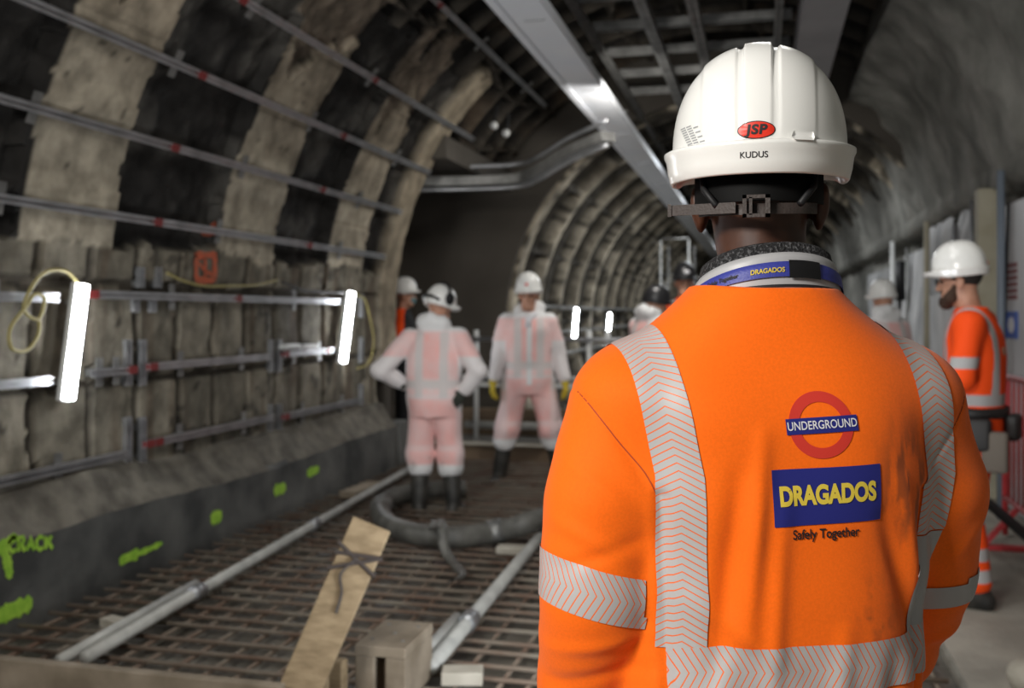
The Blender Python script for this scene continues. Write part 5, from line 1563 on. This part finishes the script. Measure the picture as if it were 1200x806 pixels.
# bent figure in white with a black hard hat, just past the front man's shoulder
d = 9.3; w = W(764, d=d, Z=-.075)
J = mkJ(head=(.0, .06, 1.60), head_yaw=math.radians(-25), head_tilt=.15, elb_l=(-.27, .05, 1.17), elb_r=(.27, .05, 1.17), wri_l=(-.18, .25, 1.08), wri_r=(.18, .25, 1.08))
hC = [dict(wrist=(-.175, .265, 1.075), fdir=(.2, 1, -.1), palm=(.9, 0, -.3), side=-1, curl=.6), dict(wrist=(.175, .265, 1.075), fdir=(-.2, 1, -.1), palm=(-.9, 0, -.3), side=1, curl=.6)]
coverall_person('person in white coverall with black hard hat, mostly hidden behind the orange shoulder', w, math.radians(-40), 1.0, J, hC, 'glove_dark', 'helmet_black', 'skin_fair', 53)

# half hidden person, white hard hat, right of the front man
d = 8.6; w = W(1036, d=d, Z=0)
J = mkJ(head_yaw=math.radians(-5), head_tilt=.1, wri_l=(-.2, .2, 1.0), wri_r=(.2, .2, 1.0))
hD = [dict(wrist=(-.195, .215, .99), fdir=(.1, 1, -.3), palm=(.9, 0, 0), side=-1, curl=.5), dict(wrist=(.195, .215, .99), fdir=(-.1, 1, -.3), palm=(-.9, 0, 0), side=1, curl=.5)]
coverall_person('person in pale coverall whose white hard hat shows past the right orange shoulder', w, math.radians(35), .945, J, hD, 'glove_dark', 'helmet', 'skin_fair', 61)

OR = np.array((.95, .085, .010)); TP = np.array((.42, .42, .42))
def hivis_person(label, loc, yaw, s, J, hands, hat_m, skin, seed, jc, tc, trouser_bands=True, zleg=.14, h=.008):
    t = person(label, loc, yaw, s)
    body, P, R = body_mesh(J, t, M[skin], .006, hands); eyes(P, R, body)
    fd = Field(*bounds(J), h); suit_torso(fd, J, .0); sleeves(fd, J, (.074, .062, .048))
    fd.D = np.maximum(fd.D, .86 - fd.ax[2][None, None, :])
    fd.wrinkle(.003, 30, seed, 7, (1, 1, .8)); fd.wrinkle(.004, 15, seed + 9, 5)
    mesh_of(fd, 'jacket', M['hivis'], t, jc)
    lo, hi = bounds(J); hi[2] = 1.05
    fd = Field(lo, hi, h); fd.loft([.78, .86, .94, .99], [.17, .182, .176, .168], [.125, .13, .125, .12], None, None, 2.2, .03); legs(fd, J, zleg, (.105, .088, .080))
    fd.wrinkle(.003, 26, seed + 3, 6)
    mesh_of(fd, 'trousers', M['hivis'], t, tc); boots(t, J, M['boot'], .12)
    hh, T, R_, c = hat_small(t, J, M[hat_m]); return t, hh, T, R_, c, P
def cap_hair(P, R, parent, m, c, front=.085):
    fd = Field(c - .16, c + .16, .006)
    fd.ell(P(0, -.014, .034), (.080, .101, .092), .01, R); fd.ell(P(0, .10, -.035), (.11, .105, .10), .01, R, sub=True); fd.ell(P(0, -.03, -.14), (.13, .14, .105), .01, R, sub=True)
    return mesh_of(fd, 'hair', m, parent)

# bearded worker in profile on the right
d = 5.0; w = W(1143, d=d, Z=0)
J = mkJ(head=(0, .075, 1.645), neck=(0, .02, 1.50), head_yaw=math.radians(4), head_tilt=.10, elb_l=(-.26, .02, 1.16), wri_l=(-.19, .25, 1.08), elb_r=(.26, .02, 1.16), wri_r=(.16, .26, 1.08), ank_l=(-.10, -.02, .088), ank_r=(.11, .06, .088), kne_l=(-.10, .03, .5), kne_r=(.10, .06, .5))
hE = [dict(wrist=(-.185, .27, 1.078), fdir=(.35, 1, .0), palm=(.8, -.2, -.5), side=-1, curl=.5), dict(wrist=(.155, .28, 1.078), fdir=(-.35, 1, .0), palm=(-.8, -.2, -.5), side=1, curl=.5)]
def jcol(V, N):
    x, y, z = V.T; c = np.ones((len(V), 3)) * OR
    body = np.abs(x) < .205
    # braces over the shoulders and a waist strip, strips round the sleeves
    br = body & (np.abs(np.abs(x) - .115) < .027) & (z > 1.06)
    ws = body & (np.abs(z - 1.045) < .028); sl = (~body) & (np.abs(z - 1.235) < .028)
    hem = np.abs(z - .90) < .0
    c[br | ws | sl | hem] = TP; return c
def tcol(V, N):
    z = V[:, 2]; c = np.ones((len(V), 3)) * OR
    for q in (.46, .28, .175): c[np.abs(z - q) < .030] = TP
    return c
t, h, T, R_, c, P = hivis_person('person with brown beard in orange workwear and white hard hat at right', w, math.radians(70), .985, J, hE, 'helmet', 'skin_fair', 71, jcol, tcol, h=.007)
cap_hair(P, R_, t, M['hair'], np.array(J['head']))
fd = Field(np.array(J['head']) - .2, np.array(J['head']) + .2, .005)      # beard
fd.cap(P(-.050, .045, -.085), P(0, .072, -.105), .030, .034, k=.02); fd.cap(P(.050, .045, -.085), P(0, .072, -.105), .030, .034, k=.02)
for q in (-1, 1): fd.cap(P(q * .062, .02, -.03), P(q * .050, .045, -.085), .012, .026, k=.02)
fd.cap(P(-.025, .085, -.050), P(.025, .085, -.050), .010, k=.01); fd.ell(P(0, .098, -.066), (.020, .02, .007), .006, R_, sub=True)
mesh_of(fd, 'beard', M['beard'], t)
b = MB()
for q in (-1, 1):
    b.tube([P(q * .034 + .02 * math.cos(a), .108, .002 + .016 * math.sin(a)) for a in np.linspace(0, 2 * math.pi, 17)], .002, 6); b.tube([P(q * .0, .108, .008), P(q * .016, .109, .006)], .002, 6); b.tube([P(q * .054, .106, .006), P(q * .078, .05, .006), P(q * .084, -.01, .004)], .002, 6)
b.build('glasses', M['blackplastic'], t, True, local=True)
MB().ell(T((.055, -.125, .022)), (.012, .01, .012), 10).build('hat_knob', M['badgered'], h, True, local=True)
b = MB(); rows = []
for k in range(40):
    a = 2 * math.pi * k / 40; rows.append([(r_ * .192 * math.cos(a), r_ * .150 * math.sin(a), z_) for r_, z_ in ((1.0, .955), (1.04, .957), (1.04, 1.005), (1.0, 1.007))])
b.grid(rows, close_u=True); belt = b.build('tool_belt', M['leather'], t, True, local=True)
for (x_, y_, dx, dy, z0, z1, m_) in ((-.205, -.02, .035, .085, .80, .96, 'leather'), (-.20, -.12, .035, .06, .70, .90, 'pouch'), (.02, -.175, .08, .03, .84, .97, 'leather'), (.205, 0, .035, .08, .82, .96, 'leather')):
    MB().box((x_ - dx, y_ - dy, z0), (x_ + dx, y_ + dy, z1), None, .018).build('pouch', M[m_], belt, True, local=True)
MB().box((-.11, -.168, 1.10), (.11, -.135, 1.36), None, .02).build('back_pack', M['leather'], t, True, local=True) if False else None

# orange figure far behind with a black hard hat and head torch
d = 10.3; w = W(802, d=d, Z=.02)
J = mkJ(head_yaw=.1, head_tilt=.1)
hF = [dict(wrist=(-.262, .07, .885), fdir=(0, .2, -1), palm=(1, 0, 0), side=1, curl=.5), dict(wrist=(.262, .07, .885), fdir=(0, .2, -1), palm=(-1, 0, 0), side=-1, curl=.5)]
t, h, T, R_, c, P = hivis_person('person in orange jacket with black hard hat facing us far behind the neck', w, math.pi + math.radians(8), 1.06, J, hF, 'helmet_black', 'skin_fair', 83, jcol, tcol, h=.011)
MB().ell(T((0, .142, .055)), (.03, .02, .022), 12).build('head_torch', M['printwhite'], h, True, local=True)

# dark clad figure with orange vest at the recess, partly behind the ring
d = 10.75; w = W(473, d=d, Z=.02)
J = mkJ(head_yaw=.0, head_tilt=.0, wri_l=(-.16, .25, 1.05), wri_r=(.16, .25, 1.05))
hG = [dict(wrist=(-.158, .265, 1.045), fdir=(.2, 1, 0), palm=(.9, 0, 0), side=-1, curl=.5), dict(wrist=(.158, .265, 1.045), fdir=(-.2, 1, 0), palm=(-.9, 0, 0), side=1, curl=.5)]
def gcol(V, N):
    c = np.ones((len(V), 3)) * np.array((.02, .02, .022)); c[(V[:, 1] < .03)] = OR; return c
def gtro(V, N): return np.ones((len(V), 3)) * np.array((.016, .016, .018))
t, h, T, R_, c, P = hivis_person('person in dark clothes and orange vest standing at the recess on the left', w, math.radians(-75), .985, J, hG, 'helmet', 'skin_fair', 91, gcol, gtro, h=.011)
MB().ell(P(0, .075, -.055), (.055, .04, .045), 14).build('face_mask', mat('teal_mask', (.10, .22, .25), .7), t, True, local=True)
